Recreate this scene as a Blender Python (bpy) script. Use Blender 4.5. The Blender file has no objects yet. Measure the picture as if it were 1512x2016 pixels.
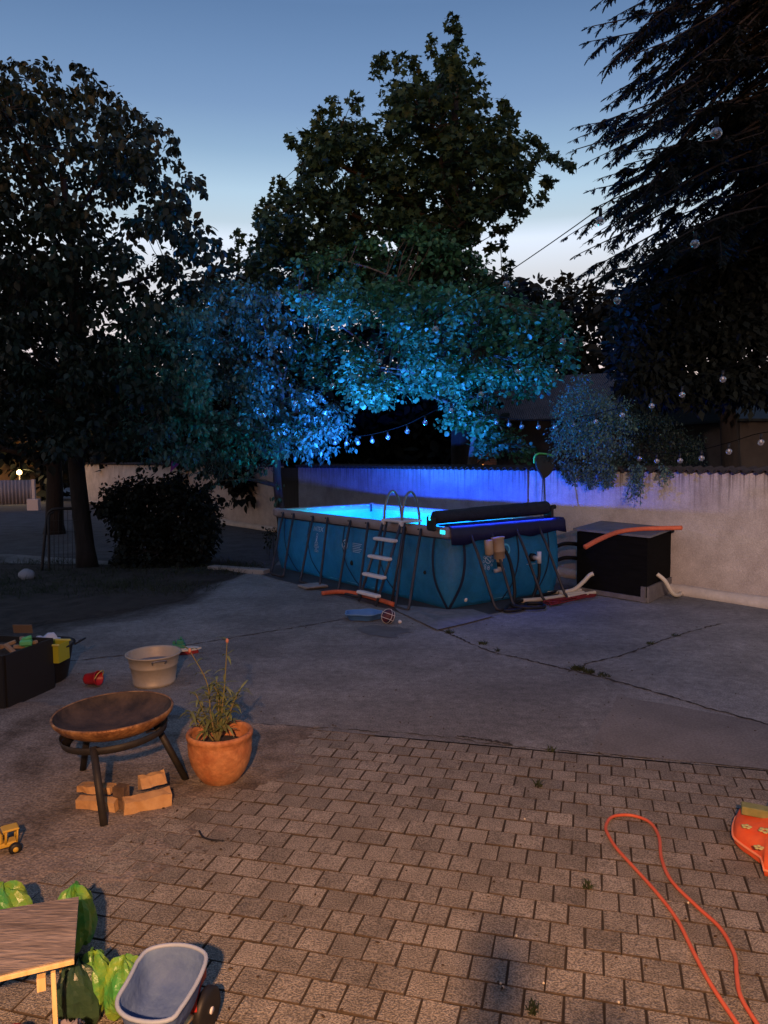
import bpy, math, random
import numpy as np
from mathutils import Vector, Matrix, Quaternion
random.seed(7); np.random.seed(7)
SC = bpy.context.scene; COL = SC.collection
PI = math.pi; R = math.radians

# ------------------------------------------------------------------ camera
F = 1500.0; HC = 2.3
CR = Vector((0.999934626, -0.000868178421, -0.0114013395))
CU = Vector((0.01143435, 0.07592228, 0.99704817))
CW = Vector((0.0, 0.99711336, -0.07592725))
cam = bpy.data.cameras.new('camera'); co = bpy.data.objects.new('camera', cam); COL.objects.link(co); SC.camera = co
cam.sensor_fit = 'HORIZONTAL'; cam.sensor_width = 36; cam.lens = F / 1512 * 36; cam.clip_end = 500; cam.clip_start = .05
m = Matrix.Identity(4)
for i in range(3):
    m[i][0] = CR[i]; m[i][1] = CU[i]; m[i][2] = -CW[i]
m[0][3] = 0; m[1][3] = 0; m[2][3] = HC
co.matrix_world = m

def ray(x, y): return CW + CR * ((x - 756) / F) - CU * ((y - 1008) / F)
def G(x, y, z=0.0):            # the point at height z that the measured photo position stands for
    d = ray(x, y); t = (z - HC) / d.z
    return Vector((0, 0, HC)) + d * t
def W(x, y, Y):                # the point at depth Y
    d = ray(x, y); return Vector((0, 0, HC)) + d * (Y / d.y)

# ------------------------------------------------------------------ dusk sky
w = bpy.data.worlds.new("World"); SC.world = w; w.use_nodes = True
nt = w.node_tree; bg = nt.nodes['Background']
sky = nt.nodes.new('ShaderNodeTexSky'); sky.sky_type = 'NISHITA'; sky.sun_disc = False
sky.sun_elevation = R(2); sky.sun_rotation = R(180)
tc = nt.nodes.new('ShaderNodeTexCoord'); sx = nt.nodes.new('ShaderNodeSeparateXYZ')
rp = nt.nodes.new('ShaderNodeValToRGB'); mx = nt.nodes.new('ShaderNodeMix'); mx.data_type = 'RGBA'; mx.blend_type = 'MULTIPLY'
mx.inputs[0].default_value = 1
nt.links.new(tc.outputs['Generated'], sx.inputs[0]); nt.links.new(sx.outputs['Z'], rp.inputs[0])
nt.links.new(sky.outputs[0], mx.inputs[6]); nt.links.new(rp.outputs[0], mx.inputs[7]); nt.links.new(mx.outputs[2], bg.inputs[0])
SKY = [(0.0, (0.3, 0.36, 1.0)), (0.08, (0.40, 0.36, 0.8)), (0.15, (0.44, 0.37, 0.56)), (0.22, (0.47, 0.405, 0.51)), (0.26, (0.597, 0.534, 0.671)), (0.282, (0.435, 0.426, 0.515)), (0.315, (0.415, 0.442, 0.551)), (0.357, (0.296, 0.345, 0.471)), (0.401, (0.229, 0.278, 0.424)), (0.438, (0.201, 0.254, 0.399)), (0.489, (0.162, 0.216, 0.354)), (0.62, (0.3, 0.36, 0.62)), (1.0, (0.4, 0.42, 0.62))]
els = rp.color_ramp.elements
while len(els) < len(SKY): els.new(.5)
for e, (p, c) in zip(els, SKY): e.position = p; e.color = (*c, 1)
bg.inputs[1].default_value = 1.0

# ------------------------------------------------------------------ lamps of the place, plus added fill lights
def light(name, typ, loc, energy, color, target=None, **kw):
    L = bpy.data.lights.new(name, typ); L.energy = energy; L.color = color
    for k, v in kw.items(): setattr(L, k, v)
    o = bpy.data.objects.new(name, L); COL.objects.link(o); o.location = loc
    if target is not None:
        o.rotation_euler = (Vector(target) - Vector(loc)).to_track_quat('-Z', 'Y').to_euler()
    return o
SUN = light('afterglow_sun', 'SUN', (0, 30, 20), 0.02, (1, .8, .65), (0, 0, 0), angle=R(10))
light('porch_lamp_light', 'SPOT', (-.25, -1.72, 3.45), 2700, (1, .50, .24), (-.1, 2.35, 0), spot_size=R(79), spot_blend=1.0, shadow_soft_size=.07)
light('wall_fill_light', 'SPOT', (2.6, -1.6, 3.7), 3700, (1, .68, .56), (6.6, 12, 1.2), spot_size=R(38), spot_blend=1.0, shadow_soft_size=.15)  # added fill light that brightens the right wall

PN = Vector((0.92, 11.0, 0)); PA = Vector((-.575, .818, 0)); PB = Vector((.818, .575, 0))
LP, WP, HR, ZW = 5.35, 2.32, 1.22, 1.04
def PP(s, t, z=0.0): return PN + PA * s + PB * t + Vector((0, 0, z))
BEAM = (.02, .13, 1.0)
light('pool_beam', 'SPOT', PP(3.5, .5, 1.08), 3000, (.04, .22, 1.0), tuple(PP(3.5, .5, 1.08) + Vector((.9, 1.7, 4.2))), spot_size=R(124), spot_blend=.8, shadow_soft_size=.05)
light('pool_beam', 'SPOT', PP(3.3, .5, 1.08), 1350, (.010, .085, 1.0), tuple(PP(3.3, .5, 1.08) + Vector((1.9, 2.0, 1.6))), spot_size=R(152), spot_blend=.5, shadow_soft_size=.05)
light('pool_glow', 'POINT', PP(1.7, 1.1, .18), 150, (.01, .78, .98), shadow_soft_size=.15)
light('pool_glow', 'POINT', PP(3.9, 1.1, .18), 150, (.01, .78, .98), shadow_soft_size=.15)
_rg = light('reel_fill', 'AREA', PP(-.05, 1.1, 1.285), 7, (.02, .06, 1)); _rg.data.shape = 'RECTANGLE'; _rg.data.size = 2.2; _rg.data.size_y = .012  # added strip light for the blue line along the cover sheet
_zx = PB; _zz = (Vector((0, 0, 1)) + PA * .5).normalized(); _zy = _zz.cross(_zx); _rg.rotation_euler = Matrix((_zx, _zy, _zz)).transposed().to_euler()
SC.view_settings.view_transform = 'Standard'; SC.view_settings.look = 'None'; SC.view_settings.exposure = 0; SC.view_settings.gamma = 1
SC.render.engine = 'CYCLES'; SC.cycles.max_bounces = 5; SC.cycles.transparent_max_bounces = 12
SC.cycles.sample_clamp_indirect = 3; SC.cycles.use_denoising = True; SC.cycles.caustics_reflective = False; SC.cycles.caustics_refractive = False

# ------------------------------------------------------------------ helpers
def tag(o, label=None, cat=None, group=None, kind=None):
    if label: o['label'] = label
    if cat: o['category'] = cat
    if group: o['group'] = group
    if kind: o['kind'] = kind
    return o
WM = {}
def thing(name, loc, label, cat, group=None):
    o = bpy.data.objects.new(name, None); COL.objects.link(o); o.location = loc; o.empty_display_size = .1
    WM[o.name] = Matrix.Translation(Vector(loc)); return tag(o, label, cat, group)
def link(name, me, mat, parent=None, origin=None):
    o = bpy.data.objects.new(name, me); COL.objects.link(o)
    if mat is not None: me.materials.append(mat)
    if parent is not None:
        o.parent = parent; WM[o.name] = WM[parent.name]
        me.transform(WM[parent.name].inverted())
    else:
        n = len(me.vertices); a = np.zeros(n * 3); me.vertices.foreach_get('co', a); a = a.reshape(-1, 3)
        c = Vector(((a[:, 0].min() + a[:, 0].max()) / 2, (a[:, 1].min() + a[:, 1].max()) / 2, a[:, 2].min()))
        me.transform(Matrix.Translation(-c)); o.location = c; WM[o.name] = Matrix.Translation(c)
    return o

class MB:
    def __init__(s, M=None): s.v = []; s.f = []; s.M = M or Matrix.Identity(4); s.sm = []
    def add(s, vs, fs, smooth=False):
        b = len(s.v); s.v += [s.M @ Vector(p) for p in vs]
        s.f += [tuple(b + i for i in f) for f in fs]; s.sm += [smooth] * len(fs); return s
    def box(s, c, d, rot=None, bev=0.0):
        x, y, z = d[0] / 2, d[1] / 2, d[2] / 2; c = Vector(c)
        Q = (rot if isinstance(rot, Matrix) else Matrix.Rotation(rot, 3, 'Z')) if rot is not None else Matrix.Identity(3)
        if bev <= 0:
            vs = [(i, j, k) for k in (-z, z) for (i, j) in ((-x, -y), (x, -y), (x, y), (-x, y))]
            fs = [(3, 2, 1, 0), (4, 5, 6, 7), (0, 1, 5, 4), (1, 2, 6, 5), (2, 3, 7, 6), (3, 0, 4, 7)]
        else:
            b = min(bev, x * .9, y * .9, z * .9); vs = []
            for k, (a) in ((-z, b), (-z + b, 0), (z - b, 0), (z, b)):
                X, Y = x - a, y - a; e = b * .7
                for (i, j) in ((-X + e, -Y), (X - e, -Y), (X, -Y + e), (X, Y - e), (X - e, Y), (-X + e, Y), (-X, Y - e), (-X, -Y + e)): vs.append((i, j, k))
            fs = [tuple(range(7, -1, -1)), tuple(range(24, 32))]
            for L in range(3):
                for i in range(8): fs.append((L * 8 + i, L * 8 + (i + 1) % 8, L * 8 + 8 + (i + 1) % 8, L * 8 + 8 + i))
        s.add([c + Q @ Vector(p) for p in vs], fs); return s
    def tube(s, pts, r, n=8, caps=True, smooth=True, closed=False):
        pts = [Vector(p) for p in pts]; k = len(pts)
        rs = r if isinstance(r, (list, tuple)) else [r] * k
        vs = []; up = None
        for i, p in enumerate(pts):
            if closed: d = pts[(i + 1) % k] - pts[i - 1]
            else: d = pts[min(i + 1, k - 1)] - pts[max(i - 1, 0)]
            d = d.normalized() if d.length > 1e-9 else Vector((0, 0, 1))
            if up is None: up = Vector((0, 0, 1)) if abs(d.z) < .9 else Vector((1, 0, 0))
            a = (up - d * up.dot(d)); a = a.normalized() if a.length > 1e-6 else d.orthogonal().normalized()
            up = a; b = d.cross(a)
            for j in range(n):
                t = 2 * PI * j / n; vs.append(p + (a * math.cos(t) + b * math.sin(t)) * rs[i])
        fs = []
        for i in range(k if closed else k - 1):
            i2 = (i + 1) % k
            for j in range(n): fs.append((i * n + j, i * n + (j + 1) % n, i2 * n + (j + 1) % n, i2 * n + j))
        if caps and not closed: fs += [tuple(range(n - 1, -1, -1)), tuple((k - 1) * n + j for j in range(n))]
        s.add(vs, fs, smooth); return s
    def lathe(s, prof, n=24, M=None, smooth=True, sx=1, sy=1, closed=False, caps=True):
        M = M or Matrix.Identity(4); vs = []; k = len(prof)
        for (r, z) in prof:
            for j in range(n):
                t = 2 * PI * j / n; vs.append(M @ Vector((r * math.cos(t) * sx, r * math.sin(t) * sy, z)))
        fs = []
        for i in range(k if closed else k - 1):
            i2 = (i + 1) % k
            for j in range(n): fs.append((i * n + j, i * n + (j + 1) % n, i2 * n + (j + 1) % n, i2 * n + j))
        if caps and not closed:
            if prof[0][0] > 1e-6: fs.append(tuple(range(n - 1, -1, -1)))
            if prof[-1][0] > 1e-6: fs.append(tuple((k - 1) * n + j for j in range(n)))
        s.add(vs, fs, smooth); return s
    def ball(s, c, r, n=14, m=9, noise=0, M=None):
        r = r if isinstance(r, (tuple, list)) else (r, r, r); vs = []; fs = []; c = Vector(c)
        for i in range(m + 1):
            ph = PI * i / m
            for j in range(n):
                t = 2 * PI * j / n; q = 1 + noise * (random.random() - .5)
                p = Vector((math.sin(ph) * math.cos(t) * r[0] * q, math.sin(ph) * math.sin(t) * r[1] * q, math.cos(ph) * r[2] * q))
                vs.append(c + (M @ p if M else p))
        for i in range(m):
            for j in range(n): fs.append((i * n + j, (i + 1) * n + j, (i + 1) * n + (j + 1) % n, i * n + (j + 1) % n))
        s.add(vs, fs, True); return s
    def prism(s, poly, z0, z1):
        n = len(poly); vs = [(x, y, z0) for x, y in poly] + [(x, y, z1) for x, y in poly]
        s.add(vs, [tuple(range(n - 1, -1, -1)), tuple(range(n, 2 * n))] + [(i, (i + 1) % n, n + (i + 1) % n, n + i) for i in range(n)]); return s
    def build(s, name, mat, parent=None, solid=0.0):
        me = bpy.data.meshes.new(name); me.from_pydata([tuple(p) for p in s.v], [], s.f)
        me.polygons.foreach_set('use_smooth', s.sm); me.update()
        o = link(name, me, mat, parent)
        if solid:
            md = o.modifiers.new('thickness', 'SOLIDIFY'); md.thickness = solid; md.offset = 0
        return o
def T(loc, rz=0, rx=0, ry=0):
    return Matrix.Translation(Vector(loc)) @ Matrix.Rotation(rz, 4, 'Z') @ Matrix.Rotation(ry, 4, 'Y') @ Matrix.Rotation(rx, 4, 'X')
def curve(pts, n=8):            # Catmull-Rom through the points
    P = [Vector(p) for p in pts]; P = [P[0] * 2 - P[1]] + P + [P[-1] * 2 - P[-2]]; out = []
    for i in range(1, len(P) - 2):
        a, b, c, d = P[i - 1:i + 3]
        for k in range(n):
            t = k / n; out.append(.5 * ((2 * b) + (c - a) * t + (2 * a - 5 * b + 4 * c - d) * t * t + (3 * b - a - 3 * c + d) * t ** 3))
    out.append(P[-2]); return out

# ------------------------------------------------------------------ materials
def mat(name, c1, c2=None, scale=8, rough=.7, metal=0, bump=0, bscale=None, spec=.4, detail=6, coord='Object', trans=0, island=0, stretch=None, speck=None, contrast=(.35, .65), coat=0):
    M = bpy.data.materials.new(name); M.use_nodes = True; t = M.node_tree; N = t.nodes; L = t.links
    b = N['Principled BSDF']; b.inputs['Base Color'].default_value = (*c1, 1); b.inputs['Roughness'].default_value = rough
    b.inputs['Metallic'].default_value = metal; b.inputs['Specular IOR Level'].default_value = spec; b.inputs['Coat Weight'].default_value = coat
    tcn = N.new('ShaderNodeTexCoord'); src = tcn.outputs[coord]
    if stretch:
        mp = N.new('ShaderNodeMapping'); mp.inputs['Scale'].default_value = stretch; L.new(src, mp.inputs[0]); src = mp.outputs[0]
    col = None
    if c2 is not None:
        nz = N.new('ShaderNodeTexNoise'); nz.inputs['Scale'].default_value = scale; nz.inputs['Detail'].default_value = detail; nz.inputs['Roughness'].default_value = .65
        L.new(src, nz.inputs['Vector'])
        r = N.new('ShaderNodeValToRGB'); r.color_ramp.elements[0].position = contrast[0]; r.color_ramp.elements[1].position = contrast[1]
        r.color_ramp.elements[0].color = (*c1, 1); r.color_ramp.elements[1].color = (*c2, 1)
        L.new(nz.outputs[0], r.inputs[0]); col = r.outputs[0]
    if speck:
        sc_, amt, dark = speck
        n2 = N.new('ShaderNodeTexNoise'); n2.inputs['Scale'].default_value = sc_; n2.inputs['Detail'].default_value = 2
        L.new(src, n2.inputs['Vector']); r2 = N.new('ShaderNodeMapRange'); r2.inputs[1].default_value = .38; r2.inputs[2].default_value = .62
        r2.inputs[3].default_value = dark; r2.inputs[4].default_value = amt; L.new(n2.outputs[0], r2.inputs[0])
        mm = N.new('ShaderNodeMix'); mm.data_type = 'RGBA'; mm.blend_type = 'MULTIPLY'; mm.inputs[0].default_value = 1
        if col: L.new(col, mm.inputs[6])
        else: mm.inputs[6].default_value = (*c1, 1)
        L.new(r2.outputs[0], mm.inputs[7]); col = mm.outputs[2]
    if island:
        g = N.new('ShaderNodeNewGeometry'); r3 = N.new('ShaderNodeMapRange'); r3.inputs[3].default_value = 1 - island; r3.inputs[4].default_value = 1 + island
        L.new(g.outputs['Random Per Island'], r3.inputs[0]); mm = N.new('ShaderNodeMix'); mm.data_type = 'RGBA'; mm.blend_type = 'MULTIPLY'; mm.inputs[0].default_value = 1
        if col: L.new(col, mm.inputs[6])
        else: mm.inputs[6].default_value = (*c1, 1)
        L.new(r3.outputs[0], mm.inputs[7]); col = mm.outputs[2]
    if col: L.new(col, b.inputs['Base Color'])
    if bump:
        nb = N.new('ShaderNodeTexNoise'); nb.inputs['Scale'].default_value = bscale or scale * 4; nb.inputs['Detail'].default_value = 5
        L.new(src, nb.inputs['Vector']); bb = N.new('ShaderNodeBump'); bb.inputs['Strength'].default_value = bump; bb.inputs['Distance'].default_value = .02
        L.new(nb.outputs[0], bb.inputs['Height']); L.new(bb.outputs[0], b.inputs['Normal'])
    if trans:
        tr = N.new('ShaderNodeBsdfTranslucent'); ms = N.new('ShaderNodeMixShader'); ms.inputs[0].default_value = trans
        if col: L.new(col, tr.inputs[0])
        else: tr.inputs[0].default_value = (*c1, 1)
        L.new(b.outputs[0], ms.inputs[1]); L.new(tr.outputs[0], ms.inputs[2]); L.new(ms.outputs[0], N['Material Output'].inputs[0])
    return M
def emis(name, c, s):
    M = bpy.data.materials.new(name); M.use_nodes = True; b = M.node_tree.nodes['Principled BSDF']
    b.inputs['Base Color'].default_value = (*c, 1); b.inputs['Emission Color'].default_value = (*c, 1); b.inputs['Emission Strength'].default_value = s; return M

# concrete with stains, a bed of dark soil under the trees on the left
def concrete_mat():
    M = mat('concrete', (.215, .21, .205), (.315, .31, .295), scale=1.3, rough=.9, bump=.7, bscale=55, speck=(70, 1.22, .72), detail=10, contrast=(.3, .7))
    t = M.node_tree; N = t.nodes; L = t.links; b = N['Principled BSDF']; col = b.inputs['Base Color'].links[0].from_socket
    tcn = N.new('ShaderNodeTexCoord')
    st = N.new('ShaderNodeTexNoise'); st.inputs['Scale'].default_value = .38; st.inputs['Detail'].default_value = 7; st.inputs['Roughness'].default_value = .7
    L.new(tcn.outputs['Object'], st.inputs[0]); r = N.new('ShaderNodeMapRange'); r.inputs[1].default_value = .42; r.inputs[2].default_value = .62
    r.inputs[3].default_value = .66; r.inputs[4].default_value = 1.08; L.new(st.outputs[0], r.inputs[0])
    mm = N.new('ShaderNodeMix'); mm.data_type = 'RGBA'; mm.blend_type = 'MULTIPLY'; mm.inputs[0].default_value = 1
    L.new(col, mm.inputs[6]); L.new(r.outputs[0], mm.inputs[7])
    n3 = N.new('ShaderNodeTexNoise'); n3.inputs['Scale'].default_value = 11; n3.inputs['Detail'].default_value = 10; n3.inputs['Roughness'].default_value = .75; L.new(tcn.outputs['Object'], n3.inputs[0])
    r3 = N.new('ShaderNodeMapRange'); r3.inputs[1].default_value = .36; r3.inputs[2].default_value = .64; r3.inputs[3].default_value = .70; r3.inputs[4].default_value = 1.22; L.new(n3.outputs[0], r3.inputs[0])
    m3 = N.new('ShaderNodeMix'); m3.data_type = 'RGBA'; m3.blend_type = 'MULTIPLY'; m3.inputs[0].default_value = 1; L.new(mm.outputs[2], m3.inputs[6]); L.new(r3.outputs[0], m3.inputs[7]); L.new(m3.outputs[2], b.inputs['Base Color'])
    return M
M_CONC = concrete_mat()
M_PATCH = mat('old_concrete_patch', (.16, .15, .14), (.235, .22, .205), scale=1.6, rough=.9, bump=.4, bscale=50, speck=(55, 1.1, .8), detail=9)
M_PAVER = mat('paver', (.235, .205, .165), (.345, .305, .25), scale=5, rough=.85, bump=.9, bscale=120, speck=(120, 1.28, .5), island=.2, detail=4)
M_SAND = mat('joint_sand', (.022, .017, .013), (.045, .035, .025), scale=30, rough=1)
M_SOIL = mat('dark_soil', (.030, .026, .022), (.065, .055, .045), scale=3, rough=1, bump=.8, bscale=30)
M_DIRT = mat('sandy_dirt', (.11, .085, .065), (.27, .225, .185), scale=2.6, rough=1, bump=.7, bscale=45, speck=(70, 1.2, .62), detail=10, contrast=(.36, .56))
M_GRASS = mat('grass', (.018, .03, .012), (.035, .05, .02), scale=4, rough=.7, island=.4, trans=.2)
M_BARK = mat('bark', (.07, .055, .045), (.14, .115, .095), scale=7, rough=.95, bump=1, bscale=20, stretch=(1, 1, .25))
M_BARKD = mat('dark_bark', (.014, .011, .01), (.028, .022, .019), scale=7, rough=.95, bump=1, bscale=20, stretch=(1, 1, .25))
M_LEAF = mat('broad_leaf', (.016, .027, .017), rough=.5, trans=.2, island=.45, spec=.3)
M_LEAF2 = mat('maple_leaf', (.028, .062, .032), rough=.55, trans=.25, island=.45, spec=.2)
M_LEAF3 = mat('young_leaf', (.05, .125, .095), rough=.35, trans=.2, island=.45, spec=.6)
M_LEAF4 = mat('hazel_leaf', (.055, .18, .09), rough=.45, trans=.30, island=.45, spec=.4)
M_VINE = mat('vine_leaf', (.10, .17, .13), rough=.5, trans=.2, island=.4)
M_FIR = mat('fir_needles', (.009, .012, .009), rough=.8, island=.4, spec=.2)
M_DARKLEAF = mat('hedge_leaf', (.010, .013, .009), rough=.7, island=.4, spec=.2)
M_STEEL = mat('galvanised_steel', (.28, .28, .30), (.20, .20, .22), scale=9, rough=.42, metal=.7)
M_BLACK = mat('black_plastic', (.010, .010, .012), rough=.55)
M_BLACKM = mat('black_metal', (.022, .021, .023), (.04, .035, .032), scale=14, rough=.6, metal=.3)
M_WHITE = mat('white_plastic', (.82, .78, .78), (.72, .68, .68), scale=6, rough=.45)
M_HOSEW = mat('white_hose', (.62, .56, .45), rough=.5)
M_ORFOAM = mat('orange_foam', (.72, .17, .08), (.62, .13, .06), scale=20, rough=.85, bump=.3, bscale=90)
M_NAVY = mat('navy_strap', (.012, .018, .045), rough=.6)

# ------------------------------------------------------------------ ground
def grid(name, x0, x1, y0, y1, step, fz, mt, kind=None):
    nx = int((x1 - x0) / step) + 1; ny = int((y1 - y0) / step) + 1
    xs = np.linspace(x0, x1, nx); ys = np.linspace(y0, y1, ny); X, Y = np.meshgrid(xs, ys)
    Z = fz(X, Y); v = np.stack([X.ravel(), Y.ravel(), Z.ravel()], 1).astype(np.float32)
    i = np.arange(nx * ny).reshape(ny, nx); f = np.stack([i[:-1, :-1], i[:-1, 1:], i[1:, 1:], i[1:, :-1]], -1).reshape(-1, 4)
    me = bpy.data.meshes.new(name); me.vertices.add(len(v)); me.vertices.foreach_set('co', v.ravel())
    me.loops.add(f.size); me.loops.foreach_set('vertex_index', f.ravel().astype(np.int32))
    me.polygons.add(len(f)); me.polygons.foreach_set('loop_start', np.arange(len(f), dtype=np.int32) * 4); me.polygons.foreach_set('use_smooth', [True] * len(f))
    me.update(calc_edges=True); o = link(name, me, mt)
    if kind: o['kind'] = kind
    return o
def vnoise(X, Y, s, seed=0):     # smooth value noise
    rng = np.random.RandomState(seed); tab = rng.rand(256, 256)
    x = X * s + 1000; y = Y * s + 1000; xi = np.floor(x).astype(int); yi = np.floor(y).astype(int); fx = x - xi; fy = y - yi
    fx = fx * fx * (3 - 2 * fx); fy = fy * fy * (3 - 2 * fy); g = lambda a, b: tab[a % 256, b % 256]
    return (g(xi, yi) * (1 - fx) + g(xi + 1, yi) * fx) * (1 - fy) + (g(xi, yi + 1) * (1 - fx) + g(xi + 1, yi + 1) * fx) * fy

yaw = R(15.359); PU = Vector((math.cos(yaw), -math.sin(yaw), 0)); PV = Vector((math.sin(yaw), math.cos(yaw), 0))
PO = Vector((.4076, 4.0306, 0)); pw, pd = .16455, .16752
VB = 11 * pd + .012            # far edge of the paved area
ground = MB(); ground.add([(-120, -25, -.06), (120, -25, -.06), (120, 160, -.06), (-120, 160, -.06)], [(0, 1, 2, 3)])
ground.build('ground', M_SOIL)['kind'] = 'structure'
# joint sand
def pt(u, v, z): return PO + PU * u + PV * v + Vector((0, 0, z))
sb = MB(); sb.add([pt(-6.2, -4.2, -.0065), pt(6, -4.2, -.0065), pt(6, VB, -.0065), pt(-6.2, VB, -.0065)], [(0, 1, 2, 3)])
sb.build('sand_bed', M_SAND)['kind'] = 'structure'
def pavers():
    mb_v = []; mb_f = []; g = .0034; b = .0026
    for j in range(-11, 25):
        off = .5 if j % 2 else 0.0
        for i in range(-36, 36):
            u0 = (i + off) * pw; v1 = -j * pd; v0 = v1 - pd
            c = pt(u0 + pw / 2, (v0 + v1) / 2, 0)
            if c.y < -.2 or c.x < -4.6 or c.x > 4.8 or abs(c.x) > c.y * .75 + 1.3: continue
            dz = random.gauss(0, .0016); tx = random.gauss(0, .006); ty = random.gauss(0, .006); base = len(mb_v)
            ju = [random.gauss(0, .0014) for _ in range(4)]; jv = [random.gauss(0, .0014) for _ in range(4)]; rr = random.gauss(0, .006)
            for (ins, z) in ((g + b, 0), (g, -.003), (g, -.03)):
                for q, (a, d) in enumerate(((0, 0), (1, 0), (1, 1), (0, 1))):
                    uu = u0 + (ins if a == 0 else pw - ins) + ju[q]; vv = v0 + (ins if d == 0 else pd - ins) + jv[q]
                    du = uu - u0 - pw / 2; dv = vv - v0 - pd / 2
                    uu, vv = u0 + pw / 2 + du - dv * rr, v0 + pd / 2 + dv + du * rr
                    mb_v.append(tuple(pt(uu, vv, z + dz + tx * du + ty * dv)))
            mb_f.append((base, base + 1, base + 2, base + 3))
            for L in (0, 4):
                for q in range(4): mb_f.append((base + L + 4 + q, base + L + 4 + (q + 1) % 4, base + L + (q + 1) % 4, base + L + q))
    me = bpy.data.meshes.new('paving'); me.from_pydata(mb_v, [], mb_f); me.update()
    me.materials.append(M_PAVER); me.materials.append(mat('dirty_paver_side', (.05, .036, .026), (.10, .075, .055), scale=25, rough=1))
    me.polygons.foreach_set('material_index', [0 if i % 9 == 0 else 1 for i in range(len(me.polygons))])
    link('paving', me, None)['kind'] = 'structure'
pavers()
# concrete yard beyond the pavers
def yard():
    mb = MB()
    a = pt(-14, VB + .004, 0); b_ = pt(16, VB + .004, 0)
    mb.add([a, b_, Vector((22, 20, 0)), Vector((16, 60, 0)), Vector((-60, 60, 0)), Vector((-40, 14, 0))], [(0, 1, 2, 3, 4, 5)])
    mb.build('concrete_yard', M_CONC)['kind'] = 'structure'
yard()
gd = MB(); gd.add([(-60, 18.6, .004), (-9, 18.2, .004), (-4.6, 16.0, .004), (-2.3, 15.6, .004), (-2.3, 22, .004), (-12, 40, .004), (-60, 60, .004)], [(0, 1, 2, 3, 4, 5, 6)])  # dark colour holds the trees' shade on the drive, and soil by the kerb
gd.build('shaded_drive', mat('shade_and_soil_ground', (.06, .06, .062), (.11, .11, .115), scale=2, rough=1, bump=.6, bscale=40, speck=(50, 1.2, .7)))['kind'] = 'structure'
def Gl(pts, z): return [G(x, y, z) for x, y in pts]
def patch(name, px, z, mt, jag=.05, sub=6):
    P = Gl(px, z); out = []
    for i, p in enumerate(P):
        q = P[(i + 1) % len(P)]
        for k in range(sub):
            t = k / sub; out.append(p.lerp(q, t) + Vector((random.gauss(0, jag), random.gauss(0, jag), 0)))
    mb = MB(); c = sum(out, Vector()) / len(out)
    n = len(out); mb.add(out, [tuple(range(n))]); o = mb.build(name, mt); o['kind'] = 'structure'; return o
patch('concrete_patch', [(1160, 1480), (1215, 1370), (1330, 1390), (1600, 1440), (1620, 1525)], .0045, M_PATCH, .006)
0 and patch('yard_shoulder', [(1400, 1232), (1500, 1215), (1700, 1240), (1700, 1330), (1450, 1265)], .004, M_PATCH, .01)
patch('damp_stain', [(700, 1236), (735, 1231), (790, 1234), (812, 1243), (770, 1256), (722, 1250)], .0042, mat('damp_concrete', (.10, .10, .10), (.15, .15, .15), scale=4, rough=.7), .03)
# soil bed under the trees: a shallow mound that comes up through the yard's left side
e1, e2, e3, e4 = G(-200, 1345), G(0, 1285), G(350, 1195), G(520, 1140)
def soilz(X, Y):
    n = vnoise(X, Y, .9, 3) - .5; n2 = vnoise(X, Y, 5, 4) - .5; n3 = vnoise(X, Y, 17, 5) - .5
    # signed distance to the polyline e2-e3-e4
    def side(a, b):
        d = (b - a).normalized(); return (X - a.x) * (-d.y) + (Y - a.y) * d.x
    s = np.minimum(side(e1, e2), np.minimum(side(e2, e3), side(e3, e4)))
    far = np.clip((17.3 - Y - .25 * (X + 9)) * 1.0, -1, 1)
    m_ = np.minimum(s + .9 * n, far + n * .8)
    return np.clip(m_ * .03, 0, .05) + np.clip(m_, 0, 1) * n2 * .03 + .0045
soil = grid('soil_bed', -16, -1.8, 6, 19, .07, soilz, None, 'structure')
def soil_attr():
    me = soil.data; n = len(me.vertices); a = np.zeros(n * 3); me.vertices.foreach_get('co', a); a = a.reshape(-1, 3); X = a[:, 0] + soil.location.x; Y = a[:, 1] + soil.location.y
    def side(p, q): d = (q - p).normalized(); return (X - p.x) * (-d.y) + (Y - p.y) * d.x
    m_ = np.minimum(np.minimum(side(e1, e2), np.minimum(side(e2, e3), side(e3, e4))), 17.3 - Y - .25 * (X + 9)) + 1.1 * (vnoise(X, Y, .9, 3) - .5)
    at = me.attributes.new('dens', 'FLOAT', 'POINT'); at.data.foreach_set('value', m_.astype(np.float32))
    M = mat('soil_film', (.024, .021, .018), (.055, .046, .038), scale=3, rough=1, bump=.8, bscale=30); N = M.node_tree.nodes; L = M.node_tree.links
    A = N.new('ShaderNodeAttribute'); A.attribute_name = 'dens'; nz = N.new('ShaderNodeTexNoise'); nz.inputs['Scale'].default_value = 4; nz.inputs['Detail'].default_value = 9; nz.inputs['Roughness'].default_value = .7
    r = N.new('ShaderNodeMath'); r.operation = 'MULTIPLY_ADD'; r.inputs[1].default_value = 2.4; r.inputs[2].default_value = -1.3; L.new(nz.outputs[0], r.inputs[0])
    ad = N.new('ShaderNodeMath'); L.new(A.outputs['Fac'], ad.inputs[0]); L.new(r.outputs[0], ad.inputs[1]); mr = N.new('ShaderNodeMapRange'); mr.inputs[1].default_value = -.35; mr.inputs[2].default_value = .55; L.new(ad.outputs[0], mr.inputs[0])
    tr = N.new('ShaderNodeBsdfTransparent'); ms = N.new('ShaderNodeMixShader'); L.new(mr.outputs[0], ms.inputs[0]); L.new(tr.outputs[0], ms.inputs[1]); L.new(N['Principled BSDF'].outputs[0], ms.inputs[2]); L.new(ms.outputs[0], N['Material Output'].inputs[0])
    me.materials.append(M)
soil_attr()
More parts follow.
